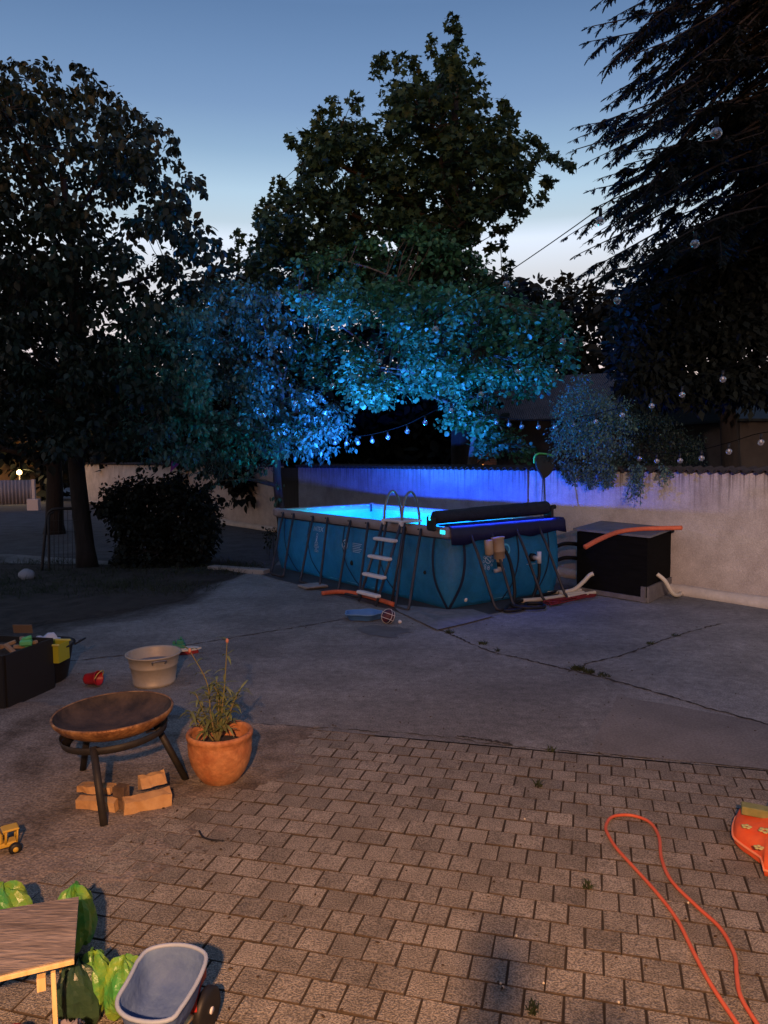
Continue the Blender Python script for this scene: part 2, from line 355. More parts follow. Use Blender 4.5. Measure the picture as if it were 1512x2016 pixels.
# sandy dirt that has crept over the left pavers
q1, q2, q3, q4, q5 = G(640, 1425), G(575, 1530), G(380, 1575), G(190, 1720), G(30, 1760)
def dirtz(X, Y):
    xs = [1.5, q5.y, q4.y, q3.y, q2.y, q1.y, 7.5]; vs = [-2.6, q5.x, q4.x, q3.x - .05, q2.x, q1.x, q1.x + .1]
    xb = np.interp(Y, xs, vs); n = vnoise(X, Y, 2.2, 8) - .5; n2 = vnoise(X, Y, 9, 9) - .5; n3 = vnoise(X, Y, 30, 10) - .5
    vv = (X - PO.x) * PV.x + (Y - PO.y) * PV.y
    lim = (VB + .05 + n2 * .1 - vv) * .2
    return np.minimum(np.clip((xb - X + .5 * n) * .018 + n2 * .008 + n3 * .004, -.03, .012), lim)
grid('dirt', -5.2, -.1, 1.6, 7.4, .02, dirtz, M_DIRT, 'structure')
# joints and cracks in the yard
def crack(px, wd=.022, jit=.02, z=.005):
    P = curve(Gl(px, z), 14); mb = MB(); L = []; Rr = []
    for i, p in enumerate(P):
        d = (P[min(i + 1, len(P) - 1)] - P[max(i - 1, 0)]).normalized(); n = Vector((-d.y, d.x, 0)); c = p + n * random.gauss(0, jit * .5)
        w_ = wd * random.uniform(.1, .75); L.append(c + n * w_); Rr.append(c - n * w_)
    vs = L + Rr; k = len(P); mb.add(vs, [(i, i + 1, k + i + 1, k + i) for i in range(k - 1)]); return mb
M_CRACK = mat('crack_dirt', (.025, .022, .02), (.05, .045, .04), scale=12, rough=1)
cr = MB()
for px, wd in [([(-40, 1322), (100, 1305), (240, 1290), (380, 1268), (500, 1248), (600, 1232), (700, 1214)], .02),
               ([(861, 1238), (905, 1256), (960, 1280), (1030, 1297), (1110, 1316), (1200, 1337), (1300, 1365), (1400, 1395), (1540, 1433)], .028),
               ([(1120, 1322), (1160, 1305), (1230, 1288), (1300, 1262), (1360, 1243), (1420, 1228)], .024),
               ([(400, 1416), (520, 1425), (700, 1437), (860, 1448), (1000, 1468), (1150, 1481), (1300, 1495), (1560, 1519)], .012),
               ([(900, 1448), (950, 1455), (1010, 1466)], .03)]:
    a = crack(px, wd); cr.add([tuple(v) for v in a.v], a.f)
cr.build('yard_cracks', M_CRACK)['kind'] = 'structure'

# grass tufts along the cracks and the soil
def tufts(spots, name, label, h=.06):
    mb = MB()
    for (c, rad, n) in spots:
        for _ in range(n):
            a = random.uniform(0, 2 * PI); r_ = rad * math.sqrt(random.random()); b0 = c + Vector((math.cos(a) * r_, math.sin(a) * r_, 0))
            d = Vector((random.gauss(0, .5), random.gauss(0, .5), 1)).normalized(); hh = h * random.uniform(.4, 1.3); s_ = d.cross(Vector((random.gauss(0, 1), random.gauss(0, 1), .2))).normalized() * .004
            mid = b0 + d * hh * .6; tip = b0 + d * hh + Vector((d.x, d.y, -.4)) * hh * .35
            mb.add([b0 - s_, b0 + s_, mid + s_ * .8, mid - s_ * .8, tip], [(0, 1, 2, 3), (3, 2, 4)])
    o = mb.build(name, M_GRASS); tag(o, label, 'grass', kind='stuff')
sp = []
for px, n, rad in [((1138, 1318), 150, .07), ((1160, 1324), 90, .06), ((1190, 1331), 50, .06), ((950, 1268), 50, .05), ((980, 1282), 20, .03), ((885, 1246), 60, .06), ((1280, 1268), 40, .05),
                   ((1085, 1478), 25, .03), ((1060, 1548), 30, .025), ((1050, 1990), 30, .03), ((1155, 1748), 30, .02), ((1330, 1252), 30, .05)]:
    sp.append((G(*px), rad, n))
tufts(sp, 'grass', 'tufts of weeds growing in the joints of the concrete yard', .05)
sp = [(Vector((random.uniform(-11, -2.6), random.uniform(12.5, 16.5), 0)), .5, 90) for _ in range(70)]
tufts(sp, 'grass', 'rough dark grass on the soil bed under the trees', .16)

# ------------------------------------------------------------------ garden wall with corrugated coping
W0 = Vector((5.61, 11.02, 0)); WD = Vector((-.6, .8, 0)); WN = Vector((-.8, -.6, 0))   # WN faces the yard
def plaster(name, k=(1, 1, 1)):
    M = mat(name, (.40 * k[0], .33 * k[1], .285 * k[2]), (.62 * k[0], .535 * k[1], .475 * k[2]), scale=2.2, rough=.95, bump=.6, bscale=45, speck=(70, 1.06, .86), detail=9, contrast=(.28, .62))
    t = M.node_tree; N = t.nodes; L = t.links; b = N['Principled BSDF']; col = b.inputs['Base Color'].links[0].from_socket
    g = N.new('ShaderNodeTexCoord'); dt = N.new('ShaderNodeVectorMath'); dt.operation = 'DOT_PRODUCT'; dt.inputs[1].default_value = tuple(WD); L.new(g.outputs['Object'], dt.inputs[0])
    sp_ = N.new('ShaderNodeSeparateXYZ'); L.new(g.outputs['Object'], sp_.inputs[0])
    cb = N.new('ShaderNodeCombineXYZ'); s1 = N.new('ShaderNodeMath'); s1.operation = 'MULTIPLY'; s1.inputs[1].default_value = 13; L.new(dt.outputs['Value'], s1.inputs[0]); L.new(s1.outputs[0], cb.inputs[0])
    s2 = N.new('ShaderNodeMath'); s2.operation = 'MULTIPLY'; s2.inputs[1].default_value = .6; L.new(sp_.outputs['Z'], s2.inputs[0]); L.new(s2.outputs[0], cb.inputs[1])
    n = N.new('ShaderNodeTexNoise'); n.inputs['Scale'].default_value = 1; n.inputs['Detail'].default_value = 3; L.new(cb.outputs[0], n.inputs[0])
    r = N.new('ShaderNodeMapRange'); r.inputs[1].default_value = .50; r.inputs[2].default_value = .66; r.inputs[3].default_value = 0; r.inputs[4].default_value = 1; L.new(n.outputs[0], r.inputs[0])
    h = N.new('ShaderNodeMapRange'); h.inputs[1].default_value = 1.25; h.inputs[2].default_value = 1.98; h.inputs[3].default_value = 0; h.inputs[4].default_value = .8; L.new(sp_.outputs['Z'], h.inputs[0])
    low = N.new('ShaderNodeMapRange'); low.inputs[1].default_value = .5; low.inputs[2].default_value = .05; low.inputs[3].default_value = 0; low.inputs[4].default_value = .45; L.new(sp_.outputs['Z'], low.inputs[0])
    # regular drip marks under every second corrugation
    w1 = N.new('ShaderNodeMath'); w1.operation = 'MULTIPLY'; w1.inputs[1].default_value = 2 * PI / .177; L.new(dt.outputs['Value'], w1.inputs[0])
    w2 = N.new('ShaderNodeMath'); w2.operation = 'SINE'; L.new(w1.outputs[0], w2.inputs[0]); w3 = N.new('ShaderNodeMapRange'); w3.inputs[1].default_value = .82; w3.inputs[2].default_value = 1; w3.inputs[3].default_value = 0; w3.inputs[4].default_value = .75; L.new(w2.outputs[0], w3.inputs[0])
    h2 = N.new('ShaderNodeMapRange'); h2.inputs[1].default_value = 1.60; h2.inputs[2].default_value = 1.98; L.new(sp_.outputs['Z'], h2.inputs[0])
    p2 = N.new('ShaderNodeMath'); p2.operation = 'MULTIPLY'; L.new(w3.outputs[0], p2.inputs[0]); L.new(h2.outputs[0], p2.inputs[1])
    p1 = N.new('ShaderNodeMath'); p1.operation = 'MULTIPLY'; L.new(r.outputs[0], p1.inputs[0]); L.new(h.outputs[0], p1.inputs[1])
    mxx = N.new('ShaderNodeMath'); mxx.operation = 'MAXIMUM'; L.new(p1.outputs[0], mxx.inputs[0]); L.new(p2.outputs[0], mxx.inputs[1])
    mn = N.new('ShaderNodeTexNoise'); mn.inputs['Scale'].default_value = 1.7; mn.inputs['Detail'].default_value = 6; L.new(g.outputs['Object'], mn.inputs[0])
    pl = N.new('ShaderNodeMath'); pl.operation = 'MULTIPLY'; L.new(low.outputs[0], pl.inputs[0]); L.new(mn.outputs[0], pl.inputs[1])
    ad = N.new('ShaderNodeMath'); ad.operation = 'MAXIMUM'; L.new(mxx.outputs[0], ad.inputs[0]); L.new(pl.outputs[0], ad.inputs[1])
    mm = N.new('ShaderNodeMix'); mm.data_type = 'RGBA'; L.new(ad.outputs[0], mm.inputs[0]); L.new(col, mm.inputs[6]); mm.inputs[7].default_value = (.10, .08, .065, 1)
    L.new(mm.outputs[2], b.inputs['Base Color']); return M
M_PLAST = plaster('stained_plaster'); M_PLASTG = plaster('grey_plaster_beam_tint', (.58, .70, .92))  # pool-side plaster darkened and cut in red to deepen the blue lamp light
M_TILE = mat('corrugated_sheet', (.03, .022, .02), (.055, .042, .038), scale=5, rough=.9)
def Wp(t, z=0, n=0): return W0 + WD * t + WN * n + Vector((0, 0, z))
def wall_seg(t0, t1, label, n0=0.0, coping=True, pm_=None):
    root = thing('garden_wall', Wp((t0 + t1) / 2, 0, n0), label, 'wall', 'lengths of the garden wall')
    mb = MB(); k = max(2, int((t1 - t0) / .5))
    # front face gridded so that it is not dead flat
    vs = []; nz = 9
    for i in range(k + 1):
        t = t0 + (t1 - t0) * i / k
        for j in range(nz):
            z = -.05 + 2.03 * j / (nz - 1); vs.append(Wp(t, z, n0 + random.gauss(0, .006)))
    fs = [(i * nz + j, i * nz + j + 1, (i + 1) * nz + j + 1, (i + 1) * nz + j) for i in range(k) for j in range(nz - 1)]
    mb.add(vs, fs, True)
    a = [Wp(t0, -.05, n0 - .22), Wp(t1, -.05, n0 - .22), Wp(t1, 1.98, n0 - .22), Wp(t0, 1.98, n0 - .22)]
    f = [Wp(t0, -.05, n0), Wp(t1, -.05, n0), Wp(t1, 1.98, n0), Wp(t0, 1.98, n0)]
    mb.add(a + f, [(0, 1, 2, 3), (0, 3, 7, 4), (1, 5, 6, 2), (3, 2, 6, 7)])
    mb.build('wall_face', pm_ or M_PLAST, root)
    # foot: a rounded kerb of mortar
    pts = [Wp(t, .05, n0 + .05 + random.gauss(0, .008)) for t in np.arange(t0 + .02, t1 - .01, .3)]
    ft = MB(); ft.tube(pts, [.105 + random.gauss(0, .006) for _ in pts], 10); ft.build('mortar_foot', M_PLASTF, root)
    if coping:
        cp = MB(); n = int((t1 - t0) / .022); rows = []
        for (off, z) in ((.12, 1.985), (-.30, 2.03), (-.30, 2.015), (.12, 1.970)):
            rows.append([Wp(t0 + .022 * i, z + .030 * math.sin(2 * PI * (t0 + .022 * i) / .177), n0 + off) for i in range(n + 1)])
        vs = [p for r_ in rows for p in r_]; q = n + 1
        fs = [(a_ * q + i, a_ * q + i + 1, ((a_ + 1) % 4) * q + i + 1, ((a_ + 1) % 4) * q + i) for a_ in range(4) for i in range(n)]
        cp.add(vs, fs, False); cp.build('coping', M_TILE, root)
    return root
M_PLASTF = mat('mortar', (.48, .42, .36), (.62, .55, .48), scale=3, rough=.95, bump=.5, bscale=30)
wall_seg(-5, 4.66, 'pinkish plastered garden wall behind the black box, with dark drip marks')
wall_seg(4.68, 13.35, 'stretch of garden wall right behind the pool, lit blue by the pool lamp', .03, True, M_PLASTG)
wall_seg(14.6, 19.8, 'far stretch of garden wall between the left bush and the slim tree trunk')
wall_seg(19.84, 36, 'farthest stretch of garden wall, seen in patches right of the thick trunk')
gt = thing('garden_gate', Wp(13.97, 0), 'dark closed gate between two lengths of wall, behind the slim tree', 'gate')
gm = MB()
for i in range(8): gm.box(Wp(13.44 + i * .15, .98, -.03), (.145, .03, 1.9), math.atan2(WD.y, WD.x), .004)
gm.build('boards', M_BLACK, gt)
gm = MB()
for z in (.4, 1.6): gm = MB(); gm.box(Wp(13.97, z, .0), (1.2, .03, .1), math.atan2(WD.y, WD.x)); gm.build('rail', M_BLACK, gt)

# ------------------------------------------------------------------ the house the photo is taken from (behind the camera): stops the sky and carries the porch lamp
hs = thing('house', (0, -2.2, 0), 'rendered house wall and porch behind the photographer, carrying the porch lamp', 'house')
M_HOUSE = mat('house_render', (.30, .26, .22), (.36, .32, .27), scale=3, rough=.95)
h = MB(); h.box((0, -2.2, 3.6), (26, .4, 7.3)); h.build('wall', M_HOUSE, hs)
h = MB(); h.box((0, -1.0, .33), (3.2, 1.96, .66), None, .01); h.build('porch', M_CONC, hs)
h = MB(); h.box((0, -1.3, 7.35), (27, 2.6, .2)); h.build('roof', M_TILE, hs)

def photographer():
    """stands on the porch just behind the camera: its shadow falls across the near pavers"""
    J = {'pelvis': (.06, -.30, 1.62), 'belly': (.06, -.29, 1.78), 'chest': (.06, -.28, 1.98), 'neck': (.06, -.27, 2.14), 'head': (.06, -.25, 2.24), 'crown': (.06, -.25, 2.35)}
    V = list(J.values()); Rr = [.15, .13, .15, .06, .09, .085]; E = [(0, 1), (1, 2), (2, 3), (3, 4), (4, 5)]
    def chain(a, pts, rs_):
        for p, r_ in zip(pts, rs_): V.append(p); Rr.append(r_); E.append((a, len(V) - 1)); a = len(V) - 1
        return a
    for sg in (-1, 1):
        chain(2, [(.06 + sg * .17, -.28, 2.02), (.06 + sg * .24, -.22, 1.80), (.06 + sg * .15, -.12, 2.06), (.0 + sg * .085, -.09, 2.24)], [.06, .045, .038, .03])
        chain(0, [(.06 + sg * .10, -.30, 1.50), (.06 + sg * .12, -.29, 1.14), (.06 + sg * .12, -.31, .75), (.06 + sg * .13, -.20, .70)], [.09, .065, .045, .035])
    me = bpy.data.meshes.new('person'); me.from_pydata(V, E, []); o = bpy.data.objects.new('body', me); COL.objects.link(o)
    sk_ = o.modifiers.new('skin', 'SKIN'); 
    if not me.skin_vertices: bpy.context.view_layer.update()
    lay = me.skin_vertices[0] if me.skin_vertices else None
    if lay is None: return o
    for i, r_ in enumerate(Rr): lay.data[i].radius = (r_, r_)
    lay.data[0].use_root = True; o.modifiers.new('sub', 'SUBSURF').levels = 2; o.modifiers['sub'].render_levels = 2
    me.materials.append(mat('dark_clothes', (.05, .06, .09), rough=.9)); return o
try:
    _p = photographer(); _p.name = 'person'; _p.location.x = .05; tag(_p, 'person in dark clothes on the porch, raising a phone with both hands', 'person')
except Exception as e: print('person failed', e)
ph = MB(); ph.box((0, -.075, 2.29), (.075, .009, .15), None, .003); tag(ph.build('phone', M_BLACK), 'black phone held up by the person on the porch', 'phone')

# ------------------------------------------------------------------ pool
pool = thing('frame_pool', PP(LP / 2, WP / 2), 'big rectangular blue frame pool with glowing turquoise water', 'pool')
def liner_mat():
    M = mat('liner_outside', (.018, .14, .25), (.034, .20, .34), scale=2.4, trans=.18, rough=.5, bump=.5, bscale=9, spec=.35, detail=7, speck=(120, 1.08, .88)); return M
M_LINER = liner_mat()
M_INNER = mat('liner_inside', (.25, .62, .78), (.32, .70, .84), scale=6, rough=.5, trans=.3)
M_RIM = mat('rim_sleeve', (.30, .25, .25), (.36, .30, .30), scale=4, rough=.6)
def corner_cut(z): q = max(0, min(1, z / 1.1)); return .03 + .26 * math.sin(min(1, q * 1.15) * PI / 2) * (1 - .15 * q)
def bulge(z): q = z / 1.12; return .13 * math.sin(PI * max(0, min(1, q)) ** .8) - .10 * (1 - min(1, q)) ** 2
def side_pt(side, a, z, out=0.0):
    """side 0: near long side (a=s), 1: right short side (a=t), 2: far long, 3: left short"""
    L = LP if side in (0, 2) else WP
    e = math.sin(PI * max(0.0, min(1.0, a / L))) ** .35          # the bulge dies away at the corners
    folds = .010 * math.sin(a * 9.0 + side) * e + .004 * math.sin(a * 31 + z * 5)
    o = bulge(z) * (.35 + .65 * e) + folds * (1 if .1 < z < 1.05 else .3) + out
    return {0: PP(a, -o, z), 1: PP(-o, a, z), 2: PP(a, WP + o, z), 3: PP(LP + o, a, z)}[side]
def perimeter(z, out=0.0):
    c = corner_cut(z); cs = .05; P = []
    def run(side, a0, a1, n):
        for i in range(n + 1): P.append(side_pt(side, a0 + (a1 - a0) * i / n, z, out))
    run(0, LP - cs, c, 46); run(1, c, WP - cs, 26); run(2, cs, LP - cs, 20); run(3, WP - cs, cs, 12)
    return P
lm = MB(); zs = [.0, .03, .08, .16, .26, .38, .5, .62, .74, .85, .95, 1.03, 1.09]; vs = []
for z in zs: vs += perimeter(z)
k = len(vs) // len(zs); fs = [(i * k + j, i * k + (j + 1) % k, (i + 1) * k + (j + 1) % k, (i + 1) * k + j) for i in range(len(zs) - 1) for j in range(k)]
lm.add(vs, fs, True); liner = lm.build('outer_liner', M_LINER, pool)
# navy band + seams lying on the liner
sb_ = MB()
def strip(mb, P, Nn, wd):
    k = len(P); a = []; b = []
    for i, p in enumerate(P):
        d = (P[min(i + 1, k - 1)] - P[max(i - 1, 0)]).normalized(); n = Nn if isinstance(Nn, Vector) else Nn[i]
        s_ = d.cross(n).normalized() * wd; a.append(p + s_); b.append(p - s_)
    mb.add(a + b, [(i, i + 1, k + i + 1, k + i) for i in range(k - 1)])
def seam(side, a0, lean, z0=.03, z1=1.05, wd=.014):
    nn = {0: -PB, 1: -PA}[side]; P = []
    for i in range(24):
        z = z0 + (z1 - z0) * i / 23; a = a0 + lean * (1 - z) ** 2; P.append(side_pt(side, a, z, .008))
    sb_ = MB(); strip(sb_, P, nn, wd); sb_.build('seam', M_NAVY, pool)
for s_ in (4.95, 4.0, 2.75, 1.62): seam(0, s_, -.35)
for t_ in (1.35, 2.05): seam(1, t_, -.22)
for side in (0, 1):
    P = [side_pt(side, corner_cut(z) + .012, z, .010) for z in np.linspace(.01, 1.06, 30)]; sb_ = MB(); strip(sb_, P, {0: -PB, 1: -PA}[side], .026); sb_.build('seam', M_NAVY, pool)
bd = MB(); a = perimeter(1.045, .006); b = perimeter(1.10, .010); k = len(a); bd.add(a + b, [(i, (i + 1) % k, k + (i + 1) % k, k + i) for i in range(k)]); bd.build('navy_band', M_NAVY, pool)
# rim: sleeve-covered rails on four sides
rim = MB()
def rail(p, q, nrm, w_=.075):
    d = (q - p).normalized(); prof = [(.0, 1.085), (.012, 1.06), (.045, 1.075), (.05, 1.17), (.032, 1.212), (-.02, 1.222), (-.05, 1.20), (-.055, 1.12), (-.03, 1.09)]
    vs = []; n = 24
    for i in range(n + 1):
        c = p.lerp(q, i / n)
        for (o, z) in prof: vs.append(c + nrm * (o + random.gauss(0, .0015)) + Vector((0, 0, z + random.gauss(0, .0015))))
    m_ = len(prof); fs = [(i * m_ + j, i * m_ + (j + 1) % m_, (i + 1) * m_ + (j + 1) % m_, (i + 1) * m_ + j) for i in range(n) for j in range(m_)]
    fs += [tuple(range(m_)), tuple(n * m_ + j for j in range(m_ - 1, -1, -1))]; rim.add(vs, fs, True)
rail(PP(.0, 0), PP(LP, 0), -PB); rail(PP(0, .0), PP(0, WP), -PA); rail(PP(0, WP), PP(LP, WP), PB); rail(PP(LP, WP), PP(LP, 0), PA)
rim.build('rim', M_RIM, pool)
for (s_, t_) in ((0, 0), (LP, 0), (LP, WP), (0, WP)): cj = MB(); cj.box(PP(s_, t_, 1.15), (.15, .15, .17), math.atan2(PA.y, PA.x), .03); cj.build('corner_cap', M_RIM, pool)
# inside liner
il = MB(); vs = []; ci = .05
for z in (1.2, ZW, .8, .5, .25, .06):
    cz = max(ci, corner_cut(z) + .04) if z < 1.1 else ci
    vs += [PP(cz, ci, z), PP(LP - ci, ci, z), PP(LP - ci, WP - ci, z), PP(ci, WP - ci, z), PP(ci, cz, z)]
fs = [(i * 5 + j, i * 5 + (j + 1) % 5, (i + 1) * 5 + (j + 1) % 5, (i + 1) * 5 + j) for i in range(5) for j in range(5)] + [(25, 26, 27, 28, 29)]
il.add(vs, fs); il.build('inner_liner', M_INNER, pool)
M_WATER = bpy.data.materials.new('pool_water'); M_WATER.use_nodes = True
N_ = M_WATER.node_tree.nodes; L_ = M_WATER.node_tree.links; N_.remove(N_['Principled BSDF'])
tr = N_.new('ShaderNodeBsdfTransparent'); tr.inputs[0].default_value = (.80, .97, 1, 1); gl = N_.new('ShaderNodeBsdfGlossy'); gl.inputs['Roughness'].default_value = .04
ms = N_.new('ShaderNodeMixShader'); ms.inputs[0].default_value = .10; L_.new(tr.outputs[0], ms.inputs[1]); L_.new(gl.outputs[0], ms.inputs[2]); L_.new(ms.outputs[0], N_['Material Output'].inputs[0])
nz = N_.new('ShaderNodeTexNoise'); nz.inputs['Scale'].default_value = 5; bm = N_.new('ShaderNodeBump'); bm.inputs['Strength'].default_value = .6; bm.inputs['Distance'].default_value = .03
L_.new(nz.outputs[0], bm.inputs['Height']); L_.new(bm.outputs[0], gl.inputs['Normal'])
wm = MB(); wm.add([PP(ci, ci, ZW), PP(LP - ci, ci, ZW), PP(LP - ci, WP - ci, ZW), PP(ci, WP - ci, ZW)], [(0, 1, 2, 3)])
wt = wm.build('water', M_WATER, pool)
st = MB(); st.box(PP(LP - .09, WP - .09, 1.13), (.09, .03, .16), R(80), .006); st.build('corner_strap', M_NAVY, pool)
fd = MB(); fd.lathe([(0, 0), (.05, .01), (.055, .03), (.03, .05), (0, .05)], 14, T(PP(4.2, .75, ZW - .02))); tag(fd.build('chlorine_float', M_NAVY), 'small dark float drifting on the pool water', 'float')
# U-shaped legs
M_LEG = mat('leg_steel', (.045, .045, .055), (.075, .07, .08), scale=12, rough=.5, metal=.4)
def uleg(a0, a1, side, f0=None, f1=None):
    q = (lambda a, o, z: PP(a, -o, z)) if side == 0 else (lambda a, o, z: PP(-o, a, z))
    f0 = a0 if f0 is None else f0; f1 = a1 if f1 is None else f1; mb = MB()
    P = [q(a0, .055, 1.17), q(a0 + (f0 - a0) * .3, .19, .85), q(a0 + (f0 - a0) * .9, .46, .10), q(f0, .50, .045), q(f0 + (f1 - f0) * .12, .51, .028), q(f0 + (f1 - f0) * .88, .51, .028), q(f1, .50, .045), q(a1 + (f1 - a1) * .9, .46, .10), q(a1 + (f1 - a1) * .3, .19, .85), q(a1, .055, 1.17)]
    mb.tube(P, .021, 8); mb.build('leg', M_LEG, pool)
    for a in (a0, a1): m2 = MB(); m2.ball(q(a + .05, .075, 1.16), .013, 8, 6); m2.build('leg_pin', M_BLACK, pool)
uleg(4.98, 4.55, 0, 4.7, 4.2); uleg(3.80, 3.28, 0, 3.55, 2.85); uleg(2.52, 1.98, 0, 2.25, 1.62); uleg(.95, .55, 0, .62, .30)
uleg(.36, .78, 1, .50, .86); uleg(1.30, 1.80, 1, 1.50, 2.0)
# marks printed on the liner
M_PRINT = mat('pale_print', (.50, .60, .72), rough=.6)
def text_on_liner(txt, side, a_c, z0, h_, name, mt, spread=1.0):
    cu = bpy.data.curves.new('t', 'FONT'); cu.body = txt; cu.size = 1; cu.resolution_u = 3; o = bpy.data.objects.new('t', cu); COL.objects.link(o)
    bpy.context.view_layer.update(); dg = bpy.context.evaluated_depsgraph_get(); me = bpy.data.meshes.new_from_object(o.evaluated_get(dg)); bpy.data.objects.remove(o)
    xs = [v.co.x for v in me.vertices]; x0, x1 = min(xs), max(xs)
    for v in me.vertices:
        a = (v.co.x - (x0 + x1) / 2) * h_ * 1.4 * spread; z = z0 + v.co.y * h_ * 1.4
        v.co = side_pt(side, a_c - a if side == 0 else a_c + a, z, .006)
    return link(name, me, mt, pool)
text_on_liner('INTEX', 0, 3.62, .90, .085, 'lettering', M_PRINT)
def ring_on(mb, side, a, z, r0, r1, n=20, a0=0, a1=2 * PI):
    vs = []
    for i in range(n + 1):
        t = a0 + (a1 - a0) * i / n
        for r_ in (r0, r1): vs.append(side_pt(side, a + (-1 if side == 0 else 1) * r_ * math.cos(t), z + r_ * math.sin(t), .006))
    mb.add(vs, [(2 * i, 2 * i + 1, 2 * i + 3, 2 * i + 2) for i in range(n)])
def bar_on(mb, side, a0, z0, a1, z1, wd):
    p = [side_pt(side, a0 + (a1 - a0) * t, z0 + (z1 - z0) * t, .0065) for t in (0, .5, 1)]; strip(mb, p, {0: -PB, 1: -PA}[side], wd)
pm = MB()
for (da, z, r_) in ((0, .83, .035), (0, .745, .028), (-.03, .68, .03), (.035, .67, .028), (0, .62, .035), (-.06, .62, .022), (.06, .62, .022), (0, .55, .03), (-.05, .54, .02), (.05, .54, .02)): ring_on(pm, 0, 3.62 + da, z, r_ * .72, r_)
bar_on(pm, 0, 3.59, .80, 3.65, .70, .006); bar_on(pm, 0, 3.65, .80, 3.59, .70, .006)
pm.build('emblem', M_PRINT, pool); pm = MB(); ring_on(pm, 0, 2.66, .74, .075, .09); bar_on(pm, 0, 2.61, .80, 2.71, .68, .008); bar_on(pm, 0, 2.64, .70, 2.69, .78, .008)
pm.build('round_mark', M_PRINT, pool); pm = MB()
for i in range(6): bar_on(pm, 0, 2.42 - .01 * i, .79 - .028 * i, 2.12 + .02 * (i % 3), .79 - .028 * i, .0045)
pm.build('small_print', M_PRINT, pool); pm = MB(); ring_on(pm, 1, .70, .70, .045, .055); bar_on(pm, 1, .67, .73, .73, .67, .006)
for i in range(8): ring_on(pm, 1, .70 + .085 * math.cos(i * PI / 4), .70 + .085 * math.sin(i * PI / 4) - .02, .014, .02, 8)
pm.build('emblem', M_PRINT, pool); pm = MB(); ring_on(pm, 1, .70, .57, .016, .022, 8); ring_on(pm, 1, .64, .58, .012, .018, 8)
pm.build('printed_mark', M_PRINT, pool); pm = MB(); bar_on(pm, 1, 1.50, .56, 1.72, .55, .004); pm.build('printed_line', M_PRINT, pool)
pm = MB(); ring_on(pm, 1, 1.10, .83, .055, .085, 20, -PI / 2, PI / 2 + .3); pm.build('round_sticker', mat('cyan_sticker', (.12, .55, .75), rough=.5), pool)
pm = MB(); pm.ball(side_pt(0, 2.42, .45, .01), (.03, .03, .045), 8, 6); pm.build('plug', M_BLACK, pool); pm = MB(); pm.ball(side_pt(0, .45, .52, .0), (.03, .03, .03), 8, 6); pm.build('plug', M_BLACK, pool)
pm = MB(); pm.ball(side_pt(1, .36, .12, .0), (.03, .03, .035), 10, 6); pm.build('drain_valve', mat('bright_valve', (.8, .8, .85), rough=.3), pool)
# the lamp clipped at the near corner: its glow also colours the glint on the reel end
lf = thing('pool_lamp', PP(.10, -.06, 1.05), 'small lit turquoise lamp fitting on the near corner of the pool rim', 'pool lamp')
M_CY = emis('lens_and_glint_glow', (.03, .75, .9), 1.6)
x = MB(); x.box(PP(.02, -.055, 1.165), (.15, .035, .085), math.atan2(PA.y, PA.x), .008); x.build('housing', M_WHITE, lf)
x = MB(); x.box(PP(.02, -.078, 1.16), (.11, .012, .055), math.atan2(PA.y, PA.x), .004); x.build('lens', M_CY, lf)

# solar cover on its reel
reel = thing('cover_reel', PP(.15, 1.3, 1.2), 'long dark solar cover rolled on a reel along the right end of the pool', 'cover reel')
ra, rb = G(856, 1016, 1.40), PP(.2, 2.55, 1.40)
ra = PP(.22, -.06, 1.36); rb = PP(.12, 2.18, 1.40)
M_COVER = mat('solar_cover', (.016, .018, .026), (.028, .03, .042), scale=12, rough=.7, bump=.8, bscale=60)
x = MB(); dd = (rb - ra); P = [ra + dd * t for t in np.linspace(0, 1, 30)]
x.tube(P, [.098 + (.010 if i > 8 else 0) + random.gauss(0, .0015) for i in range(30)], 20); x.build('rolled_cover', M_COVER, reel)
x = MB(); x.tube([ra - dd.normalized() * .10, rb + dd.normalized() * .16], .022, 10); x.build('axle', M_BLACKM, reel)
x = MB(); x.tube([rb + dd.normalized() * .13, rb + dd.normalized() * .2], .035, 10); x.build('axle_end', M_BLACK, reel)
for p, sg in ((ra, -1), (rb, 1)):
    c = p + dd.normalized() * .06 * sg; x = MB(); x.box(c - Vector((0, 0, .08)), (.05, .20, .22), math.atan2(dd.y, dd.x), .02); x.build('bearing', M_BLACK, reel)
x = MB(); x.box(ra - dd.normalized() * .095 + Vector((0, 0, .0)), (.012, .04, .07), math.atan2(dd.y, dd.x), .004); x.build('end_glint', M_CY, reel)  # cyan glint on the reel end, set as a glowing piece
# loose end of the cover draped over the rim
cv = MB(); nA = 40; rows = []
for i in range(nA + 1):
    t = -.02 + 2.42 * i / nA; wv = .006 * math.sin(i * .9); u = i / nA
    drop = .24 + .02 * math.sin(i * .5) - .05 * u
    prof = [(.24, 1.25), (.14, 1.238), (.02, 1.242), (-.06, 1.238), (-.085, 1.20), (-.095, 1.12), (-.115, 1.22 - drop)]
    rows.append([PP(s_ + (.0 if z > 1.2 else wv), t, z + (wv if z < 1.1 else 0)) for s_, z in prof])
m_ = len(rows[0]); cv.add([p for r_ in rows for p in r_], [(i * m_ + j, i * m_ + j + 1, (i + 1) * m_ + j + 1, (i + 1) * m_ + j) for i in range(nA) for j in range(m_ - 1)], True)
tag(cv.build('cover_sheet', mat('cover_sheet', (.008, .009, .05), (.012, .013, .07), scale=9, rough=.5), None, .006), 'dark loose cover sheet hanging over the right rim below the reel', 'pool cover')

